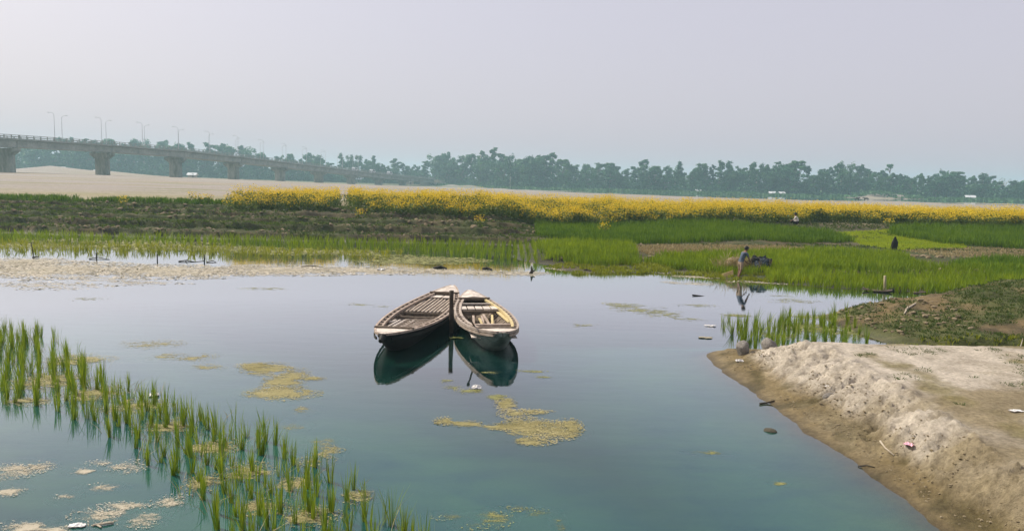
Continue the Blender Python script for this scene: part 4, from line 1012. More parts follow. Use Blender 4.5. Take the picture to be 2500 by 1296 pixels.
b1 = Boat((-2.82, 16.75), (-1.93, 25.2), 1.50, 0.56, 0.40, 0.52, 'long dark wooden boat with slatted bamboo floor, left of the mooring post')
b1.hull(M['wood_dark'], M['wood_shade']); L1 = b1.L
for sd in (-1, 1):
    b1.rail('gunwale', 0.05, L1 - 0.05, -0.015, 0.035, -0.02, 0.03, M['wood_old'], sd, 40)
    b1.rail('rubbing_strake', 0.15, L1 - 0.2, 0.012, 0.045, -0.13, -0.075, M['wood_dark'], sd, 40)
    b1.rail('inner_rail', 0.95, L1 * 0.83, -0.16, -0.11, -0.035, 0.02, M['wood_old'], sd, 34)
    for y in np.arange(1.0, L1 * 0.84, 0.42):
        MB().box((sd * (b1.w(y) - 0.07), y, b1.sheer(y) - 0.005), (0.09, 0.07, 0.04)).build('rail_block', M['wood_old'], b1.root)
b1.deck(0.10, 0.98, 3, M['wood_pale'], 0.02, 0.02)
b1.cross('crossbeam', 1.02, 0.09, 0.03, 0.07, M['wood_shade'], 0.03)
MB().tube([(0, -0.13, b1.zn - 0.12), (0, 0.02, b1.zn - 0.06), (0, 0.28, b1.zn - 0.10)], [0.05, 0.075, 0.05], 8).build('stem_head', M['wood_dark'], b1.root)
def slats(bt, y0, y1, z, wslat, gap, mat, nm='floor_slat', inset=0.16, skew=0.0, jit=0.012):
    x = -bt.B / 2
    while x < bt.B / 2:
        a, b = y0, y1
        while a < b and abs(x) > bt.w(a) - inset: a += 0.06
        while b > a and abs(x) > bt.w(b) - inset: b -= 0.06
        if b - a > 0.35:
            zz = z + random.uniform(-jit, jit); dx = random.uniform(-0.02, 0.02) + skew
            a2, b2 = a + random.uniform(0, 0.05), b - random.uniform(0, 0.05)
            MB().strip([[(x + dx * t - wslat / 2, yy, zz + zq), (x + dx * t - wslat * .25, yy, zz + 0.022 + zq), (x + dx * t + wslat * .25, yy, zz + 0.022 + zq), (x + dx * t + wslat / 2, yy, zz + zq)]
                        for t, yy, zq in ((0, a2, 0), (0.5, (a2 + b2) / 2, random.uniform(-.012, .012)), (1, b2, 0))]).build(nm, mat, bt.root)
        x += wslat + gap
slats(b1, L1 * 0.50, L1 * 0.815, 0.345, 0.068, 0.042, M['bamboo'])
for y in (L1 * 0.50, L1 * 0.65, L1 * 0.80): b1.cross('floor_beam', y, 0.07, -0.105, 0.06, M['wood_shade'], -0.08)
for i, x in enumerate((-0.42, -0.14, 0.15, 0.42)):
    MB().box((x, L1 * 0.80 + random.uniform(-.05, .05), 0.395), (0.25, 0.42, 0.025), random.uniform(-.05, .05)).build('loose_board', M['wood_pale'], b1.root)
slats(b1, 1.1, L1 * 0.335, 0.355, 0.07, 0.045, M['wood_pale'], skew=0.10, jit=0.022)
for i in range(9):                                             # broken woven mat over the near slats
    t = i / 8; y = 1.55 + 0.17 * i
    pts = [(-0.30 + 0.10 * t + 0.1 * k, y + 0.02 * k + random.uniform(-.02, .02), 0.375 + 0.012 * (k % 2) + random.uniform(0, .01)) for k in range(9)]
    MB().tube([p for p in pts if abs(p[0]) < b1.w(p[1]) - 0.16], 0.014, 5).build('mat_cane', M['bamboo'], b1.root)
for y in (L1 * 0.345, L1 * 0.43): b1.cross('crossbeam', y, 0.08, -0.11, 0.06, M['wood_shade'], -0.06)
for y in np.arange(1.4, L1 - 1.3, 0.55):
    for sd in (-1, 1):
        pr = b1.sect(y, 0.045, 0.2); MB().tube([(sd * x, y, max(z, 0.06)) for x, z in pr[3:]], 0.022, 6).build('rib', M['wood_shade'], b1.root)
MB().tube([(-0.40, L1 * 0.36, 0.13), (-0.62, L1 * 0.47, 0.20)], 0.05, 8).build('bundle', M['wood_old'], b1.root)
b1.cross('crossbeam', L1 * 0.835, 0.11, 0.015, 0.08, M['wood_shade'], 0.03)
b1.deck(L1 * 0.845, L1 - 0.06, 7, M['wood_pale'], 0.02, 0.10)

b2 = Boat((-0.17, 17.0), (-1.31, 23.9), 1.42, 0.62, 0.42, 0.56, 'shorter wooden boat with worn green hull and open plank seats, right of the mooring post', 0.55, 0.8, 1.4)
b2.hull(M['hull_green'], M['wood_shade']); L2 = b2.L
for sd in (-1, 1):
    b2.rail('gunwale', 0.04, L2 - 0.05, -0.01, 0.045, -0.03, 0.025, M['wood_rail'], sd, 44)
    b2.rail('rubbing_strake', 0.12, L2 - 0.2, 0.01, 0.05, -0.10, -0.045, M['wood_old'], sd, 44)
    b2.rail('inner_rail', 0.85, L2 * 0.80, -0.15, -0.085, -0.03, 0.03, M['wood_yellow'] if sd == 1 else M['wood_rail'], sd, 34)  # sunlight on the right rail's inner face painted as a yellower wood
    for y in np.arange(0.9, L2 * 0.8, 0.33):
        MB().box((sd * (b2.w(y) - 0.05), y, b2.sheer(y) - 0.005), (0.10, 0.06, 0.045)).build('rail_block', M['wood_old'], b2.root)
MB().box((0.53, L2 * 0.56, 0.36), (0.14, 2.6, 0.03), 0.06).build('side_board', M['wood_yellow'], b2.root)
b2.deck(0.10, 0.86, 3, M['wood_pale'], 0.02, 0.03)
b2.cross('crossbeam', 0.90, 0.08, 0.025, 0.06, M['wood_shade'], 0.0)
x = -0.50
while x < 0.52:
    MB().box((x, 1.32 + random.uniform(-.04, .04), 0.30 + random.uniform(-.01, .01)), (0.135, random.uniform(0.62, 0.86), 0.024), random.uniform(-.04, .04)).build('floor_board', M['wood_pale'], b2.root); x += 0.155
b2.cross('crossbeam', L2 * 0.275, 0.10, -0.03, 0.07, M['wood_old'], -0.10)
b2.cross('crossbeam', L2 * 0.60, 0.09, -0.06, 0.07, M['wood_shade'], -0.10)
b2.cross('crossbeam', L2 * 0.73, 0.06, -0.01, 0.04, M['wood_pale'], -0.06)
for i in range(5):
    MB().box((-0.44 + 0.22 * i, L2 * 0.645, b2.zm - 0.0), (0.185, 0.46, 0.026), random.uniform(-.03, .03)).build('seat_board', M['wood_pale'], b2.root)
for y in np.arange(1.2, L2 - 1.3, 0.5):
    for sd in (-1, 1):
        pr = b2.sect(y, 0.045, 0.2); MB().tube([(sd * q, y, max(z, 0.06)) for q, z in pr[3:]], 0.022, 6).build('rib', M['wood_old'], b2.root)
for i in range(6):                                             # broken frames and boards lying in the bilge
    a = random.uniform(-.35, .4); MB().bar((a, L2 * random.uniform(.34, .42), 0.07), (a + random.uniform(-.2, .2), L2 * random.uniform(.5, .58), random.uniform(.16, .34)), 0.06, 0.025).build('bilge_board', M['wood_yellow'] if i % 2 else M['wood_old'], b2.root)
b2.cross('crossbeam', L2 * 0.815, 0.10, 0.02, 0.08, M['wood_shade'], 0.04)
b2.deck(L2 * 0.825, L2 - 0.05, 7, M['wood_pale'], 0.025, 0.12)
pd = MB().tube([(0, 0, 0), (0.05, -0.3, 0.18), (0.1, -0.62, 0.36)], [0.022, 0.022, 0.02], 7).tube([(0.1, -0.62, 0.36), (0.11, -0.68, 0.40)], [0.04, 0.03], 7).build('pole', M['wood_shade'])
pd.location = (*P(1160, 803, 0.46)[:2], 0.42); pd.rotation_euler = (0, 0, -0.35); pd.location.y += 0.25
tag(pd, 'short dark pole leaning over the near edge of the green hulled boat', 'pole')

pp = P(1101, 811, 0.0)
bm_ = MB(); pts, rad = [], []
for i in range(12):
    t = i / 11; pts.append((0.012 * math.sin(t * 5), 0.01 * math.cos(t * 7), -0.7 + 1.80 * t)); rad.append(0.062 + 0.006 * math.sin(t * 13) - 0.004 * t)
mp_ = bm_.tube(pts, rad, 14).build('mooring_post', M['post'], None, True); mp_.location = (pp[0], pp[1], 0); mp_.rotation_euler = (0, 0.012, 0)
tag(mp_, 'dark upright wooden mooring post between the two boats', 'post')

# ------------------------------------------------------------------ floating algae
def flakes(name, blobs, dens, size, mat, seed, label, thr=0.45, fr=2.2, lift=0.004, jag=0.5, cat=None):
    """blobs in world units: (x, y, rx, ry, rot)"""
    r = np.random.default_rng(seed); X, Y = [], []
    fm = film('film', blobs, M['film_' + {'algae_flake': 'algae', 'algae_flake_green': 'algae_green', 'scum_flake': 'scum'}[mat.name]], seed, label, 1.15 - 1.9 * (thr - 0.25))
    dens = dens * 0.55; size = size * 0.8
    for (bx, by, rx, ry, rot) in blobs:
        n = int(dens * (2.2 if size < 0.05 else 1.0) * rx * ry * math.pi); a = r.uniform(0, 6.28, n); q = np.sqrt(r.random(n))
        u, v = np.cos(a) * q, np.sin(a) * q
        x = bx + u * rx * math.cos(rot) - v * ry * math.sin(rot); y = by + u * rx * math.sin(rot) + v * ry * math.cos(rot)
        nz = 0.65 * vnoise(x * fr, y * fr * 1.3, seed) + 0.35 * vnoise(x * fr * 3.3, y * fr * 4.0, seed + 3)
        k = nz > thr + jag * np.clip(q - 0.55, 0, 1)
        X.append(x[k]); Y.append(y[k])
    x, y = np.concatenate(X), np.concatenate(Y); n = len(x)
    s = (size * (0.62 if size < 0.05 else 1.0)) * (0.4 + 1.1 * r.random(n) ** 1.8); a = r.normal(size=n) * 0.5; e = 0.35 + 0.4 * r.random(n)
    u = np.stack([np.cos(a), np.sin(a), r.normal(size=n) * 0.06], 1) * s[:, None]; v = np.stack([-np.sin(a) * e, np.cos(a) * e, r.normal(size=n) * 0.06], 1) * s[:, None]
    c = np.stack([x, y, lift + 0.010 * r.random(n)], 1); j = lambda: 0.6 + 0.6 * r.random((n, 1))
    V = np.stack([c - u * j(), c - v * j(), c + u * j(), c + v * j()], 1); V[..., 2] = np.maximum(V[..., 2], 0.0025)
    t = np.clip(0.75 * vnoise(x * 2.5, y * 2.5, seed + 9) + 0.5 * r.random(n) - 0.12, 0, 1)
    o = link(name, mesh_np(name, V.reshape(-1, 3), np.arange(n * 4).reshape(-1, 4), mat, attrs={'tint': np.repeat(t, 4)}))
    fm.parent = o
    return tag(o, label, cat, kind='stuff')
def film(name, blobs, mat, seed, label, cv=1.0):
    r = np.random.default_rng(seed); V, F, A = [], [], []
    for bi, (bx, by, rx, ry, rot) in enumerate(blobs):
        rx, ry = rx * 1.25, ry * 1.25; n0 = len(V); z = 0.0015 + 0.0006 * bi; K, Rn = 28, 5
        V.append((bx, by, z)); A.append(cv)
        for j in range(1, Rn + 1):
            for k in range(K):
                a = 2 * math.pi * k / K; q = j / Rn
                V.append((bx + rx * q * math.cos(a), by + ry * q * math.sin(a), z)); A.append(cv * (1 - q ** 1.6) - 0.5 * q ** 3)
        for k in range(K): F.append((n0, n0 + 1 + k, n0 + 1 + (k + 1) % K, n0 + 1 + (k + 1) % K))
        for j in range(Rn - 1):
            for k in range(K):
                a, b = n0 + 1 + j * K + k, n0 + 1 + j * K + (k + 1) % K
                F.append((a, b, b + K, a + K))
    me = bpy.data.meshes.new(name); me.from_pydata(V, [], [f if f[2] != f[3] else f[:3] for f in F]); me.update(); me.materials.append(mat)
    at = me.attributes.new('cov', 'FLOAT', 'POINT'); at.data.foreach_set('value', np.array(A, np.float32))
    return link(name, me)
def bl(px, py, wx, wy, rot=0.0):            # patch seen at a place of the photograph, as a patch on the water
    c = P(px, py); rx = (P(px + wx, py)[0] - P(px - wx, py)[0]) / 2; ry = (P(px, py - wy)[1] - P(px, py + wy)[1]) / 2
    return (c[0], c[1], rx, ry, rot)
flakes('algae_mat', [bl(655, 900, 70, 18), bl(700, 925, 60, 30), bl(690, 960, 105, 20), bl(760, 924, 40, 6), bl(620, 893, 50, 10)], 900, 0.030, M['algae'], 600, 'large yellowish algae mat left of the boats', 0.24, jag=0.35)
flakes('algae_mat', [bl(475, 872, 60, 14), bl(500, 896, 60, 10), bl(400, 870, 60, 12), bl(370, 840, 90, 14)], 520, 0.028, M['algae'], 601, 'thin algae streaks left of the large yellowish mat', 0.46)
flakes('algae_mat', [bl(1085, 1027, 30, 12), bl(1140, 1034, 60, 9), bl(1220, 1042, 70, 12), bl(1290, 1045, 80, 30), bl(1350, 1050, 80, 26), bl(1390, 1036, 35, 18), bl(1300, 1078, 60, 12), bl(1235, 985, 30, 22), bl(1255, 1010, 45, 14), bl(1310, 1005, 50, 8), bl(1395, 1062, 35, 6)], 1100, 0.034, M['algae'], 602, 'large ring shaped algae mat in front of the boats', 0.30, 2.2, jag=0.35)
flakes('algae_mat', [bl(1100, 946, 30, 6), bl(1150, 955, 50, 8), bl(1215, 970, 40, 10), bl(1090, 930, 20, 6)], 700, 0.026, M['algae_green'], 603, 'greenish algae trail just below the reflections of the boats', 0.40)
flakes('algae_mat', [bl(1200, 908, 40, 5), bl(1290, 906, 50, 5), bl(1330, 920, 30, 6)], 600, 0.026, M['algae_green'], 604, 'thin algae line crossing the reflection of the green boat', 0.42)
flakes('algae_mat', [bl(1210, 1265, 50, 26), bl(1265, 1240, 50, 10), bl(1320, 1250, 50, 12), bl(1365, 1280, 22, 26), bl(1150, 1285, 50, 14), bl(1100, 1260, 60, 14)], 520, 0.024, M['algae_green'], 605, 'arc of pale algae at the bottom middle of the picture', 0.50)
flakes('algae_mat', [bl(40, 1150, 80, 30), bl(20, 1200, 50, 16), bl(90, 1140, 50, 12)], 1100, 0.026, M['scum'], 606, 'cream coloured scum patch at the left edge below the rice strip', 0.38, 3.0)
flakes('algae_mat', [bl(240, 1260, 90, 26), bl(160, 1215, 40, 16), bl(250, 1190, 60, 14), bl(60, 1290, 90, 24), bl(350, 1270, 60, 24), bl(240, 1130, 40, 9), bl(200, 1150, 40, 10), bl(300, 1235, 70, 12), bl(310, 1140, 60, 20), bl(420, 1225, 60, 22), bl(140, 1290, 60, 20)], 800, 0.024, M['scum'], 607, 'scattered cream scum flakes at the bottom left', 0.42, 3.2)
flakes('algae_mat', [bl(800, 1095, 50, 18), bl(770, 1120, 60, 20), bl(720, 1180, 70, 26), bl(640, 1240, 80, 30), bl(600, 1150, 80, 26), bl(520, 1090, 80, 24), bl(420, 1040, 80, 26), bl(330, 990, 90, 24), bl(230, 960, 90, 26), bl(120, 930, 110, 30), bl(60, 980, 80, 14), bl(180, 880, 110, 20), bl(880, 1210, 60, 22), bl(760, 1260, 80, 30), bl(500, 1180, 60, 24)], 800, 0.028, M['algae'], 608, 'algae film drifting among the stems of the near rice strip', 0.36, 1.7)
flakes('algae_mat', [bl(740, 1000, 40, 14), bl(700, 1040, 60, 14), bl(790, 1075, 60, 10)], 420, 0.024, M['algae'], 609, 'faint algae specks beside the near rice strip', 0.54)
flakes('algae_mat', [bl(1560, 755, 90, 14), bl(1620, 765, 60, 14), bl(1520, 745, 70, 8), bl(1430, 795, 50, 5), bl(1680, 780, 60, 6), bl(1700, 745, 60, 6), bl(1940, 735, 80, 8), bl(1905, 722, 50, 4)], 260, 0.045, M['algae_green'], 610, 'faint dark algae streaks right of the boats', 0.50)
flakes('algae_mat', [bl(1705, 693, 50, 5), bl(1640, 690, 30, 4)], 260, 0.06, M['scum'], 611, 'small pale scum patch before the bending person', 0.42)
flakes('algae_mat', [bl(1730, 1105, 60, 6), bl(1902, 1180, 24, 7)], 420, 0.024, M['algae_green'], 612, 'thin algae wisp over the dark water near the sand bank', 0.46)
flakes('algae_mat', [bl(880, 743, 60, 4), bl(650, 705, 90, 4), bl(930, 748, 30, 4), bl(220, 730, 60, 6)], 150, 0.05, M['algae_green'], 613, 'faint streaks of algae left of the far end of the boats', 0.5)
flakes('algae_mat', [bl(1980, 800, 110, 18), bl(2060, 810, 70, 20), bl(2000, 775, 90, 10), bl(1900, 820, 60, 10), bl(1800, 770, 50, 6)], 420, 0.035, M['algae_green'], 614, 'olive algae film among the rice by the dirt bank', 0.36)
# broad scum raft along the far side
flakes('scum_raft', [bl(120, 658, 260, 26), bl(420, 662, 260, 20), bl(680, 660, 240, 14), bl(900, 660, 220, 10), bl(60, 640, 150, 14), bl(-120, 665, 160, 30), bl(1120, 664, 150, 7), bl(1290, 668, 60, 6)], 300, 0.075, M['scum'], 620, 'broad cream scum raft drifting along the far side of the water', 0.30, 1.1, jag=0.30)
flakes('scum_raft', [bl(100, 695, 200, 14), bl(330, 690, 160, 10), bl(240, 680, 200, 12)], 90, 0.08, M['scum'], 621, 'thin ragged edge of the scum raft at the left', 0.50, 0.8)
flakes('scum_raft', [bl(1480, 662, 120, 4), bl(1600, 664, 120, 4), bl(1720, 676, 90, 4), bl(1900, 690, 120, 4), bl(1400, 656, 70, 5)], 190, 0.07, M['scum'], 622, 'narrow pale scum line at the foot of the far rice fields', 0.36, 1.0)
flakes('green_film', [bl(100, 600, 320, 10), bl(500, 606, 320, 10), bl(800, 616, 240, 10), bl(1050, 634, 160, 12), bl(300, 590, 300, 8), bl(980, 640, 120, 6)], 120, 0.11, M['algae_green'], 623, 'olive green water film around the far left rice', 0.34, 0.6)

# ------------------------------------------------------------------ people
def skin_body(name, verts, edges, radii, root, mats, paint, parent):
    me = bpy.data.meshes.new(name); me.from_pydata(verts, edges, []); me.update()
    o = link(name, me, None)
    md = o.modifiers.new('skin', 'SKIN'); md.use_smooth_shade = True; md.use_x_symmetry = False
    sv = me.skin_vertices[0].data
    for i, r_ in enumerate(radii): sv[i].radius = (r_, r_) if not hasattr(r_, '__len__') else r_; sv[i].use_root = (i == root)
    s2 = o.modifiers.new('sub', 'SUBSURF'); s2.levels = s2.render_levels = 2
    dg = bpy.context.evaluated_depsgraph_get(); ev = o.evaluated_get(dg)
    m2 = bpy.data.meshes.new_from_object(ev); m2.name = name
    bpy.data.objects.remove(o); bpy.data.meshes.remove(me)
    m2.materials.clear()
    for m in mats: m2.materials.append(m)
    for p in m2.polygons: p.material_index = paint(p.center); p.use_smooth = True
    return link(name, m2, parent)
def ellipsoid(name, c, rad, mat, parent, cut=None):
    bm = bmesh.new(); bmesh.ops.create_uvsphere(bm, u_segments=16, v_segments=12, radius=1.0)
    for v in list(bm.verts):
        v.co = Vector((c[0] + v.co.x * rad[0], c[1] + v.co.y * rad[1], c[2] + v.co.z * rad[2]))
    if cut: bmesh.ops.delete(bm, geom=[v for v in bm.verts if cut(v.co)], context='VERTS')
    me = bpy.data.meshes.new(name); bm.to_mesh(me); bm.free(); me.materials.append(mat)
    me.polygons.foreach_set('use_smooth', [True] * len(me.polygons)); return link(name, me, parent)
# person bending over the heap: x = the way he faces, built at the feet
pb = P(1806, 678, 0.04)
per = empty('person', (pb[0], pb[1], float(hgt(pb[0], pb[1])[0]) - 0.01), R(28), 0.92)
tag(per, 'person in faded blue shirt and tan shorts bending over a heap at the water edge', 'person')
vs = [(0.00, 0.00, 0.78), (0.05, 0, 0.90), (0.13, 0, 1.06), (0.22, 0, 1.20), (0.27, 0, 1.27), (0.33, 0, 1.36), (0.36, 0, 1.45),          # 0 pelvis .. 3 chest 4 neck 5 head 6 crown
      (0.01, 0.085, 0.72), (0.05, 0.10, 0.42), (-0.02, 0.10, 0.09), (0.14, 0.11, 0.03),                                               # near leg 7-10
      (0.00, -0.085, 0.72), (-0.04, -0.10, 0.42), (-0.18, -0.10, 0.10), (-0.05, -0.11, 0.03),                                         # other leg 11-14
      (0.22, 0.17, 1.17), (0.30, 0.20, 0.93), (0.47, 0.13, 0.76), (0.53, 0.10, 0.71),                                                  # arm 15-18
      (0.22, -0.17, 1.17), (0.33, -0.19, 0.94), (0.50, -0.10, 0.82), (0.56, -0.07, 0.78)]
es = [(0,1),(1,2),(2,3),(3,4),(4,5),(5,6),(0,7),(7,8),(8,9),(9,10),(0,11),(11,12),(12,13),(13,14),(3,15),(15,16),(16,17),(17,18),(3,19),(19,20),(20,21),(21,22)]
ra = [0.125, 0.12, 0.125, 0.11, 0.05, 0.085, 0.075, 0.095, 0.06, 0.038, 0.03, 0.095, 0.06, 0.038, 0.03, 0.062, 0.042, 0.032, 0.028, 0.062, 0.042, 0.032, 0.028]
for sx, h0 in ((0.10, 17), (0.06, 21)):                        # fingers
    hv = vs[h0 + 1]
    for q in range(5):
        a = len(vs); dx, dz, dy = (0.055, -0.03 - 0.012 * q, -0.03 + 0.018 * q) if q < 4 else (0.02, -0.005, 0.045)
        vs.append((hv[0] + dx, hv[1] + dy, hv[2] + dz)); es.append((h0 + 1, a)); ra.append(0.010)
def pt(c):
    if c.z > 0.80 and c.z < 1.245 - 0.0 * c.x and not (abs(c.y) > 0.14 and c.z < 1.02) and not (c.x > 0.27 and c.z < 1.1): return 1
    if 0.45 < c.z <= 0.80 and c.x < 0.25: return 2
    return 0
skin_body('body', vs, es, ra, 0, [M['skin'], M['shirt'], M['shorts']], pt, per)
ellipsoid('hair', (0.335, 0, 1.42), (0.115, 0.10, 0.115), M['hair'], per, lambda v: v.z < 1.37 + 0.5 * (v.x - 0.36))
for s in (-1, 1):
    ellipsoid('eye', (0.425, 0.033 * s, 1.375), (0.012, 0.013, 0.009), M['hair'], per)
    ellipsoid('ear', (0.335, 0.088 * s, 1.375), (0.022, 0.012, 0.03), M['skin'], per)
ellipsoid('nose', (0.432, 0, 1.345), (0.02, 0.014, 0.022), M['skin'], per)
ellipsoid('mouth', (0.415, 0, 1.312), (0.012, 0.024, 0.006), M['shirt'] if False else M['hair'], per)

# crouching person far up the field
cb = P(1947, 566, 0.62)
cr = empty('person', (cb[0], cb[1], float(hgt(cb[0], cb[1])[0])), R(150))
tag(cr, 'person in a pale shirt squatting behind the dense rice field', 'person')
vs = [(0, 0, 0.26), (0.04, 0, 0.42), (0.12, 0, 0.60), (0.18, 0, 0.74), (0.21, 0, 0.82), (0.24, 0, 0.90), (0.25, 0, 1.0),
      (0.06, 0.11, 0.26), (0.34, 0.15, 0.50), (0.22, 0.15, 0.08), (0.34, 0.16, 0.03), (0.06, -0.11, 0.26), (0.34, -0.15, 0.50), (0.22, -0.15, 0.08), (0.34, -0.16, 0.03),
      (0.17, 0.18, 0.72), (0.30, 0.22, 0.52), (0.48, 0.16, 0.46), (0.55, 0.15, 0.42), (0.17, -0.18, 0.72), (0.30, -0.22, 0.52), (0.48, -0.16, 0.46), (0.55, -0.15, 0.42)]
es = [(0,1),(1,2),(2,3),(3,4),(4,5),(5,6),(0,7),(7,8),(8,9),(9,10),(0,11),(11,12),(12,13),(13,14),(3,15),(15,16),(16,17),(17,18),(3,19),(19,20),(20,21),(21,22)]
ra = [0.14, 0.13, 0.14, 0.12, 0.052, 0.085, 0.075, 0.095, 0.065, 0.042, 0.03, 0.095, 0.065, 0.042, 0.03, 0.062, 0.042, 0.034, 0.03, 0.062, 0.042, 0.034, 0.03]
skin_body('body', vs, es, ra, 0, [M['skin'], M['cloth_white'], M['cloth_dark']], lambda c: 1 if 0.42 < c.z < 0.79 and c.x < 0.30 else (2 if c.z <= 0.52 and c.x < 0.38 and c.z > 0.1 else 0), cr)
ellipsoid('hair', (0.225, 0, 0.95), (0.12, 0.11, 0.12), M['hair'], cr, lambda v: v.z < 0.90 + 0.4 * (v.x - 0.25))
for s in (-1, 1): ellipsoid('ear', (0.235, 0.085 * s, 0.91), (0.02, 0.012, 0.03), M['skin'], cr)

# ------------------------------------------------------------------ heap, stumps, stakes, boards, rocks, litter
def rock(name, p, rad, mat, seed, rz=0.0, sub=3, amp=0.22, facet=True):
    bm = bmesh.new(); bmesh.ops.create_icosphere(bm, subdivisions=sub, radius=1.0); rr = np.random.default_rng(seed)
    pl = rr.normal(size=(11, 3)); pl /= np.linalg.norm(pl, axis=1)[:, None]; dd = rr.uniform(0.72, 0.98, 11)
    for v in bm.verts:
        c = np.array(v.co)
        for n_, d_ in zip(pl, dd):
            k_ = c @ n_ - d_
            if k_ > 0: c = c - n_ * k_ * 0.9
        c = c * (1 + amp * 0.25 * float(fbm(c[0] * 2.3 + seed, c[1] * 2.3 + c[2] * 1.7, 3, seed)))
        v.co = Vector(c)
    me = bpy.data.meshes.new(name); bm.to_mesh(me); bm.free(); me.materials.append(mat)
    me.polygons.foreach_set('use_smooth', [True] * len(me.polygons)) if not facet else None
    o = link(name, me); o.location = p; o.scale = rad; o.rotation_euler = (0, 0, rz); return o
q = P(1812, 876, 0.04); tag(rock('rock', (q[0], q[1], float(hgt(q[0], q[1])[0]) + 0.13), (0.165, 0.16, 0.20), M['rock'], 3, 0.4), 'round grey rock at the tip of the sand bank, left of the pair', 'rock', 'rocks at the tip of the sand bank')
q = P(1876, 866, 0.08); tag(rock('rock', (q[0], q[1], float(hgt(q[0], q[1])[0]) + 0.13), (0.20, 0.19, 0.21), M['rock'], 9, 1.3), 'broken pale grey rock by the rice, right of the pair', 'rock', 'rocks at the tip of the sand bank')
q = P(1880, 1052, 0.0); tag(rock('rock', (q[0], q[1], -0.01), (0.12, 0.085, 0.06), M['rock_dark'], 5, -0.6), 'small dark wet rock rising from the water off the sand bank', 'rock')
q = P(2026, 965, 0.3); tag(rock('rock', (q[0], q[1], float(hgt(q[0], q[1])[0]) + 0.03), (0.14, 0.10, 0.09), M['rock'], 12, 0.3), 'half buried stone in the eroded slope of the sand bank', 'rock')
# heap of straw and net beside the person
hp = P(1838, 664, 0.08)
heap = empty('heap', (hp[0], hp[1], float(hgt(hp[0], hp[1])[0])), 0.0, 1.15)
tag(heap, 'heap of dark tangled net and straw beside the bending person', 'heap')
def lump(name, c, rad, mat, seed, amp=0.5, jit=0.0):
    bm = bmesh.new(); bmesh.ops.create_icosphere(bm, subdivisions=4, radius=1.0)
    for v in bm.verts:
        k_ = 1 + amp * float(fbm(v.co.x * 2.4 + seed, v.co.y * 2.4 + v.co.z * 3.1, 4, seed)); v.co = Vector((c[0] + v.co.x * rad[0] * k_, c[1] + v.co.y * rad[1] * k_, c[2] + v.co.z * rad[2] * k_))
    me = bpy.data.meshes.new(name); bm.to_mesh(me); bm.free(); me.materials.append(mat); return link(name, me, heap)
lump('net_pile', (0.25, 0, 0.22), (0.48, 0.34, 0.40), M['net'], 4, 0.6)
lump('rag', (0.30, -0.28, 0.42), (0.16, 0.10, 0.16), M['net_blue'], 7, 0.7)
lump('rag', (0.05, -0.30, 0.30), (0.10, 0.08, 0.18), M['net_blue'], 8, 0.7)
lump('straw_mound', (-0.72, 0.3, 0.16), (0.42, 0.3, 0.34), m_plain('straw_mass', (0.16, 0.12, 0.06), (0.34, 0.28, 0.17), 8.0), 9, 0.5)
r = np.random.default_rng(77); n = 420
sp_ = np.stack([r.normal(size=n) * 0.45 - 0.45, r.normal(size=n) * 0.22 + 0.05, np.abs(r.normal(size=n)) * 0.16 + 0.06], 1)
st = blades('straw_stalks', sp_, 2, 0.34, 0.018, 0.05, M['straw'], 78, 1.6); st.parent = heap; st['kind'] = 'stuff'
yb = MB().quadbox([(0, 0, 0), (0.42, 0, 0), (0.42, 0.03, 0), (0, 0.03, 0)], [(-0.30, 0.03, 0.09), (0.40, 0.1, 0.34), (0.40, 0.13, 0.34), (-0.30, 0.06, 0.09)]).build('board', M['yellow_board'])
q = P(1768, 677, 0.0); yb.location = (q[0], q[1], -0.03); tag(yb, 'yellowish pointed board standing in the water by the bending person', 'board')

def stump(px, py, z, w, h, lab, lean=0.0, mat='wood_dark'):
    q = P(px, py, z); zz = float(hgt(q[0], q[1])[0]); m = MB(); rg = np.random.default_rng(int(px)); n = 12; rings = []
    for t in (0, 0.12, 0.35, 0.6, 0.8, 0.93, 1.0):
        k_ = (1.05 - 0.12 * t) if t < 0.6 else max(0.18, 1.0 - (t - 0.6) * 2.0)
        rings.append([(lean * t * h + w * k_ * math.cos(a) * rg.uniform(.85, 1.12), 0.7 * w * k_ * math.sin(a) * rg.uniform(.85, 1.12), h * t * 1.0) for a in np.linspace(0, 2 * math.pi, n, endpoint=False)])
    o = m.strip(rings).build('stump', M[mat]); o.location = (q[0], q[1], zz - 0.05); return tag(o, lab, 'stump')
stump(2182, 606, 0.5, 0.19, 0.86, 'black pointed stump standing beside the bright seedling bed', 0.05)
stump(1934, 562, 0.62, 0.09, 0.42, 'small dark stump just left of the squatting person', -0.25)
stump(2196, 612, 0.5, 0.13, 0.26, 'low dark stump at the foot of the black pointed stump')

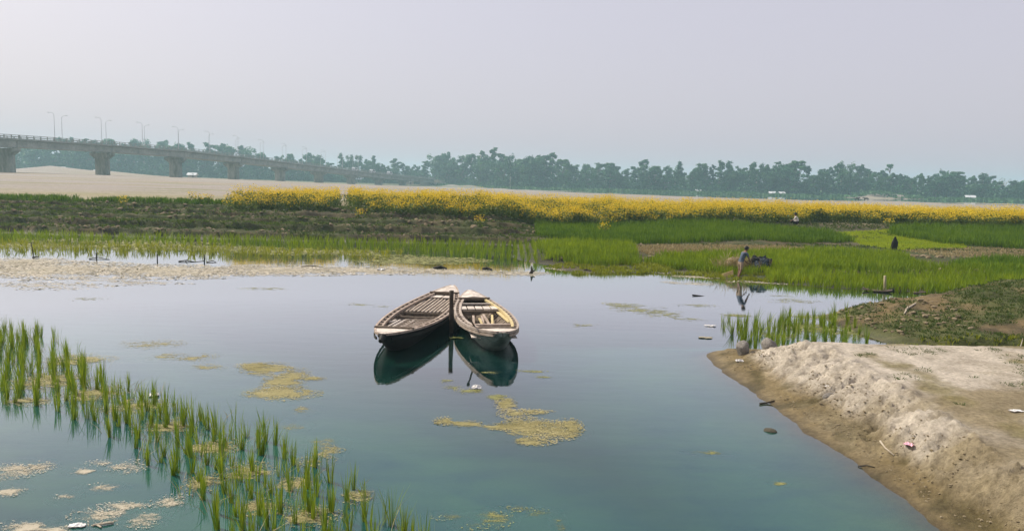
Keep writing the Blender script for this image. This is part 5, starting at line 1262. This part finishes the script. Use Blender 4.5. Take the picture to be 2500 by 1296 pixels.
def stake(px, py, ptop, ytop, r0, mat, lab, name='stake', cat='stake'):
    a = P(px, py, 0.0); D = a[1]; b = AT(ptop, ytop, D)
    o = MB().tube([(0, 0, -0.5), (0, 0, 0), tuple((b - a) * 0.5 + np.array((0.004, 0, 0))), tuple(b - a)], [r0, r0, r0 * 0.95, r0 * 0.85], 9).build(name, mat, None, True); o.location = tuple(a)
    return tag(o, lab, cat)
stake(2160, 713, 2160.5, 673, 0.055, M['stake'], 'pale upright stake in the water beside a sunken board')
stake(82, 629, 76, 592, 0.022, M['twig'], 'thin leaning stake in the water, leftmost of three')
stake(236, 632, 235, 617, 0.030, M['twig'], 'short brown stake in the water, second from the left edge')
stake(384, 636, 384, 620, 0.028, M['twig'], 'thin upright stake in the water, third from the left edge')
def branch(pts, rad, mat, lab, name='branch', cat='branch', z=0.0, extra=()):
    w = [P(a, b, z) for a, b in pts]; o0 = w[0]; m = MB(); k_ = len(w)
    m.tube([tuple(p - o0 + np.array((0, 0, 0.02 + 0.03 * math.sin(i * 1.9)))) for i, p in enumerate(w)], [rad * (1 - 0.5 * i / k_) for i in range(k_)], 7)
    for (a, b, dx, dy, dz, rr) in extra:
        p = P(a, b, z) - o0; m.tube([(p[0], p[1], 0.0), (p[0] + dx, p[1] + dy, dz)], [rr, rr * 0.5], 6)
    o = m.build(name, mat, None, True); o.location = tuple(o0); return tag(o, lab, cat)
branch([(436, 639), (455, 638), (475, 640), (500, 637)], 0.026, M['twig'], 'dark driftwood branch with an upright twig at the far scum edge', extra=[(499, 638, 0.0, 0, 0.32, 0.035), (453, 639, 0.1, 0, 0.12, 0.02)])
branch([(505, 641), (520, 639), (528, 641)], 0.022, M['twig'], 'short dark driftwood piece just right of the twigged branch')
branch([(218, 633), (240, 631), (268, 634)], 0.02, M['twig'], 'thin driftwood at the foot of the short brown stake')
branch([(79, 629), (96, 629)], 0.03, M['twig'], 'small dark driftwood at the foot of the leaning stake')
branch([(735, 652), (760, 651), (790, 653)], 0.022, M['twig'], 'dark driftwood lying along the scum raft above the boats, left one')
branch([(1060, 656), (1075, 653), (1090, 656)], 0.07, M['twig'], 'dark lump of driftwood in the scum straight above the mooring post')
branch([(1180, 658), (1190, 657), (1200, 659)], 0.08, M['twig'], 'dark lump of driftwood at the scum edge right of the mooring post')
branch([(1426, 662), (1434, 661), (1442, 663)], 0.07, M['twig'], 'dark clod at the far water edge below the small rice field')
# dark leafy snag in the scum
sn = P(1297, 668, 0.0); m = MB(); m.tube([(0, 0, -0.1), (0.03, 0, 0.12), (0.0, 0, 0.34)], [0.05, 0.07, 0.015], 7).tube([(0, 0, 0.05), (0.16, -0.02, 0.16)], [0.05, 0.02], 6).tube([(0, 0, 0.1), (-0.08, -0.1, 0.02)], [0.05, 0.02], 6)
o = m.build('snag', M['twig'], None, True); o.location = tuple(sn); tag(o, 'small dark snag sticking up from the scum left of the rice fields', 'snag')
def plank(px0, py0, px1, py1, w, mat, lab, z0=0.01, z1=0.05, curl=0.0):
    a, b = P(px0, py0, 0), P(px1, py1, 0); rings = []
    d = (b - a) / np.linalg.norm(b - a); nrm = np.array((-d[1], d[0], 0))
    for t in np.linspace(0, 1, 7):
        c = a + (b - a) * t - a; zz = z0 + (z1 - z0) * t + curl * (t - 0.5) ** 2; ww = w * (0.25 + 0.75 * math.sin(math.pi * min(max(t, 0.04), 0.96)) ** 0.5)
        rings.append([tuple(c + nrm * ww / 2 + np.array((0, 0, zz))), tuple(c - nrm * ww / 2 + np.array((0, 0, zz - 0.01))), tuple(c - nrm * ww / 2 + np.array((0, 0, zz - 0.04))), tuple(c + nrm * ww / 2 + np.array((0, 0, zz - 0.03)))])
    o = MB().strip(rings).build('plank', mat); o.location = tuple(a); return tag(o, lab, 'plank', 'floating planks')
plank(1690, 722, 1722, 723, 0.16, M['wood_dark'], 'short dark plank floating alone right of the boats', 0.05, 0.0)
plank(2106, 709, 2178, 714, 0.55, M['wood_shade'], 'broad brown sunken board at the foot of the pale stake', 0.07, 0.05, 0.22)
plank(2160, 714, 2203, 703, 0.20, M['wood_dark'], 'dark propped plank rising right of the pale stake', 0.02, 0.16)
plank(2222, 715, 2260, 717, 0.22, M['wood_shade'], 'small brown plank floating nearest the dirt bank', 0.02, 0.09)
tt = MB().tube([(0, 0, -0.2), (0.02, 0, 0.17)], [0.03, 0.025], 7).tube([(0.14, 0.03, -0.2), (0.12, 0.03, 0.20)], [0.03, 0.025], 7).build('prop_sticks', M['twig']); q = P(2190, 712, 0); tt.location = tuple(q); tag(tt, 'two dark sticks propping the plank beside the pale stake', 'sticks')

def litter(name, px, py, z, w, d, h, mat, lab, seed, rz=0.0, cat='litter'):
    q = P(px, py, z); zz = max(float(hgt(q[0], q[1])[0]), 0.0); rr = np.random.default_rng(seed); V, F = [], []; n = 7
    for i in range(n):
        for j in range(n):
            u, v = i / (n - 1) - .5, j / (n - 1) - .5
            V.append((u * w * (1 + .25 * rr.normal() * .5), v * d * (1 + .25 * rr.normal() * .5), h * rr.random() * (1 - 1.2 * max(abs(u), abs(v)))))
    for i in range(n - 1):
        for j in range(n - 1): a = i * n + j; F.append((a, a + n, a + n + 1, a + 1))
    me = bpy.data.meshes.new(name); me.from_pydata(V, [], F); me.update(); me.materials.append(mat)
    o = link(name, me); o.location = (q[0], q[1], zz + 0.012); o.rotation_euler = (0, 0, rz)
    so = o.modifiers.new('thick', 'SOLIDIFY'); so.thickness = 0.006
    return tag(o, lab, cat)
litter('wrapper', 2217, 1112, 0.2, 0.10, 0.12, 0.06, M['litter_pink'], 'crumpled pink wrapper on the slope of the sand bank', 1, 0.6)
litter('wrapper', 1805, 889, 0.05, 0.17, 0.12, 0.08, M['litter_white'], 'crumpled white wrapper on the mud below the round rock', 2, 0.2)
litter('wrapper', 2482, 1001, 0.72, 0.18, 0.10, 0.02, M['litter_white'], 'flat white scrap on top of the sand bank', 3, 0.1)
litter('wrapper', 2022, 926, 0.5, 0.12, 0.08, 0.04, M['litter_white'], 'small white scrap caught in the eroded slope', 4, 0.5)
litter('wrapper', 1163, 948, 0.0, 0.17, 0.14, 0.10, M['litter_white'], 'pale crumpled bag floating in the algae below the boats', 5, 0.2)
litter('wrapper', 376, 966, 0.0, 0.16, 0.16, 0.08, M['litter_white'], 'pale crumpled bag among the near rice clumps', 6, 0.4)
litter('wrapper', 188, 1284, 0.0, 0.17, 0.10, 0.03, M['litter_white'], 'flat white scrap in the scum at the bottom left', 7, 0.15)
litter('wrapper', 1734, 796, 0.0, 0.30, 0.12, 0.06, M['litter_white'], 'pale floating scrap left of the rice by the dirt bank, far one', 8, -0.1)
litter('wrapper', 1722, 825, 0.0, 0.34, 0.16, 0.04, M['scum'], 'pale floating scrap left of the rice by the dirt bank, near one', 9, -0.1)
litter('wrapper', 930, 660, 0.0, 0.34, 0.30, 0.15, M['litter_white'], 'white scrap in the scum raft above the boats', 10, 0.0)
litter('wrapper', 1435, 632, 0.2, 0.25, 0.2, 0.14, M['litter_white'], 'white scrap at the front of the small rice field', 11, 0.3)
litter('wrapper', 1113, 826, 0.0, 0.30, 0.16, 0.05, M['algae_green'], 'clot of floating weed in the gap between the boats', 12, 0.3, 'weed')
def stick(pts, z, rad, mat, lab):
    w = [P(a, b, z) for a, b in pts]; w = [np.array((p[0], p[1], max(float(hgt(p[0], p[1])[0]), 0.0) + rad)) for p in w]; o0 = w[0]
    o = MB().tube([tuple(p - o0) for p in w], [rad * (1 - 0.3 * i / len(w)) for i in range(len(w))], 7).build('stick', mat, None, True); o.location = tuple(o0); return tag(o, lab, 'stick')
stick([(2148, 1088), (2160, 1102), (2183, 1116)], 0.16, 0.014, M['stick_pale'], 'pale bent stick on the mud below the sand bank')
stick([(2095, 1135), (2115, 1138), (2135, 1146)], 0.02, 0.010, M['twig'], 'dark twig at the water line below the pale bent stick')
stick([(1855, 987), (1872, 985), (1890, 984)], 0.0, 0.018, M['twig'], 'short dark stick at the water edge above the wet rock')
stick([(2212, 758), (2230, 752), (2252, 745)], 0.55, 0.03, M['stick_pale'], 'straight pale stick lying on the dirt bank')
stick([(2208, 765), (2216, 760)], 0.5, 0.025, M['stick_pale'], 'short pale stick piece below the straight one on the dirt bank')
stick([(2455, 818), (2470, 835), (2490, 825), (2499, 812)], 0.5, 0.012, M['stick_pale'], 'curved thin twig at the right edge of the dirt bank')
lb = P(182, 1280, 0.0); o = MB().tube([(0, 0, 0.01), (0.12, 0.02, 0.02), (0.2, 0.07, 0.015)], 0.012, 6).tube([(0.05, 0, 0.012), (0.12, -0.05, 0.012)], 0.01, 6).build('stick', M['stick_pale']); o.location = (lb[0] + 0.22, lb[1] - 0.02, 0); tag(o, 'forked pale twig in the scum at the bottom left', 'stick')

# broken clods on the banks
def clods(name, x0, x1, y0, y1, n, cond, smin, smax, mat, seed, label):
    r = np.random.default_rng(seed); x = r.uniform(x0, x1, n); y = r.uniform(y0, y1, n); z = hgt(x, y); k = cond(x, y, z, r); x, y, z = x[k], y[k], z[k]; n = len(x)
    bm = bmesh.new(); bmesh.ops.create_icosphere(bm, subdivisions=1, radius=1.0); bv = np.array([tuple(v.co) for v in bm.verts]); bf = np.array([[v.index for v in f.verts] for f in bm.faces]); bm.free()
    s = (smin + (smax - smin) * r.random(n) ** 2.2)[:, None] * (0.6 + 0.7 * r.random((n, 3))); s[:, 2] *= 0.6
    V = bv[None] * (0.75 + 0.5 * r.random((n, len(bv), 1))) * s[:, None, :] + np.stack([x, y, z + 0.2 * s[:, 2]], 1)[:, None, :]
    F = bf[None] + (np.arange(n) * len(bv))[:, None, None]
    o = link(name, mesh_np(name, V.reshape(-1, 3), F.reshape(-1, 3), mat)); tag(o, label, kind='stuff')
clods('clods', 10.0, 12.6, 20, 25, 420, lambda x, y, z, r: (z > 0.12) & (vnoise(x * 0.8, y * 0.8, 4) > 0.35), 0.02, 0.10, M['clod'], 701, 'broken earth clods at the tip of the dirt bank')
clods('clods', 4.8, 7.4, 7.0, 18, 7000, lambda x, y, z, r: (z > 0.06) & (z < 0.62) & (vnoise(x * 1.3, y * 1.3, 14) > 0.45), 0.004, 0.026, M['sand_clod'], 702, 'small sand clods at the foot of the eroded slope')
clods('clods', -40, 8, 47.8, 58, 2600, lambda x, y, z, r: (z > 0.1) & (vnoise(x * 0.4, y * 1.1, 24) > 0.42), 0.04, 0.20, M['clod'], 703, 'earth clods on the stepped far bank')
clods('clods', 2, 40, 33, 58, 5200, lambda x, y, z, r: ((np.abs(y - yfar(x) - 5.0) < 0.6) | ((x < 8) & (np.abs(y - 46) < 0.7)) | ((x > 19) & (np.abs(y - 42.3) < 0.8)) | ((x > 18) & (np.abs(y - 60.5 + 0.05 * x) < 0.9))) & (z > 0.02), 0.05, 0.19, M['clod'], 704, 'earth clods along the low bunds between the rice fields')

# cattle on the far flats
def cow(px, py, D, rz, lab):
    a = AT(px, py, D); o = empty('cow', (a[0], a[1], float(hgt(a[0], a[1])[0])), rz); tag(o, lab, 'cow', 'cattle on the far flats')
    vs = [(-0.75, 0, 1.05), (-0.2, 0, 1.02), (0.45, 0, 1.08), (0.8, 0, 1.25), (1.1, 0, 1.28), (1.4, 0, 1.08)]; es = [(i, i + 1) for i in range(5)]; ra = [0.28, 0.36, 0.34, 0.2, 0.15, 0.09]
    for s in (-1, 1):
        for b0, x in ((0, -0.7), (2, 0.5)):
            n = len(vs); k_ = -0.08 if b0 == 0 else 0.03
            vs += [(x, 0.17 * s, 0.72), (x + k_, 0.17 * s, 0.38), (x, 0.17 * s, 0.02)]; es += [(b0, n), (n, n + 1), (n + 1, n + 2)]; ra += [0.13, 0.07, 0.06]
    n = len(vs); vs += [(-1.02, 0, 1.0), (-1.08, 0, 0.45)]; es += [(0, n), (n, n + 1)]; ra += [0.05, 0.03]
    skin_body('body', vs, es, ra, 1, [M['hide']], lambda c: 0, o)
    for s in (-1, 1): MB().tube([(1.08, 0.1 * s, 1.4), (1.1, 0.22 * s, 1.52), (1.12, 0.2 * s, 1.66)], [0.035, 0.028, 0.012], 6).build('horn', M['wood_shade'], o)
cow(2093, 488, 300, 0.3, 'dark cow grazing on the far flats left of the sand mound')
cow(2114, 489, 306, 2.9, 'second dark cow nearest the sand mound on the far flats')
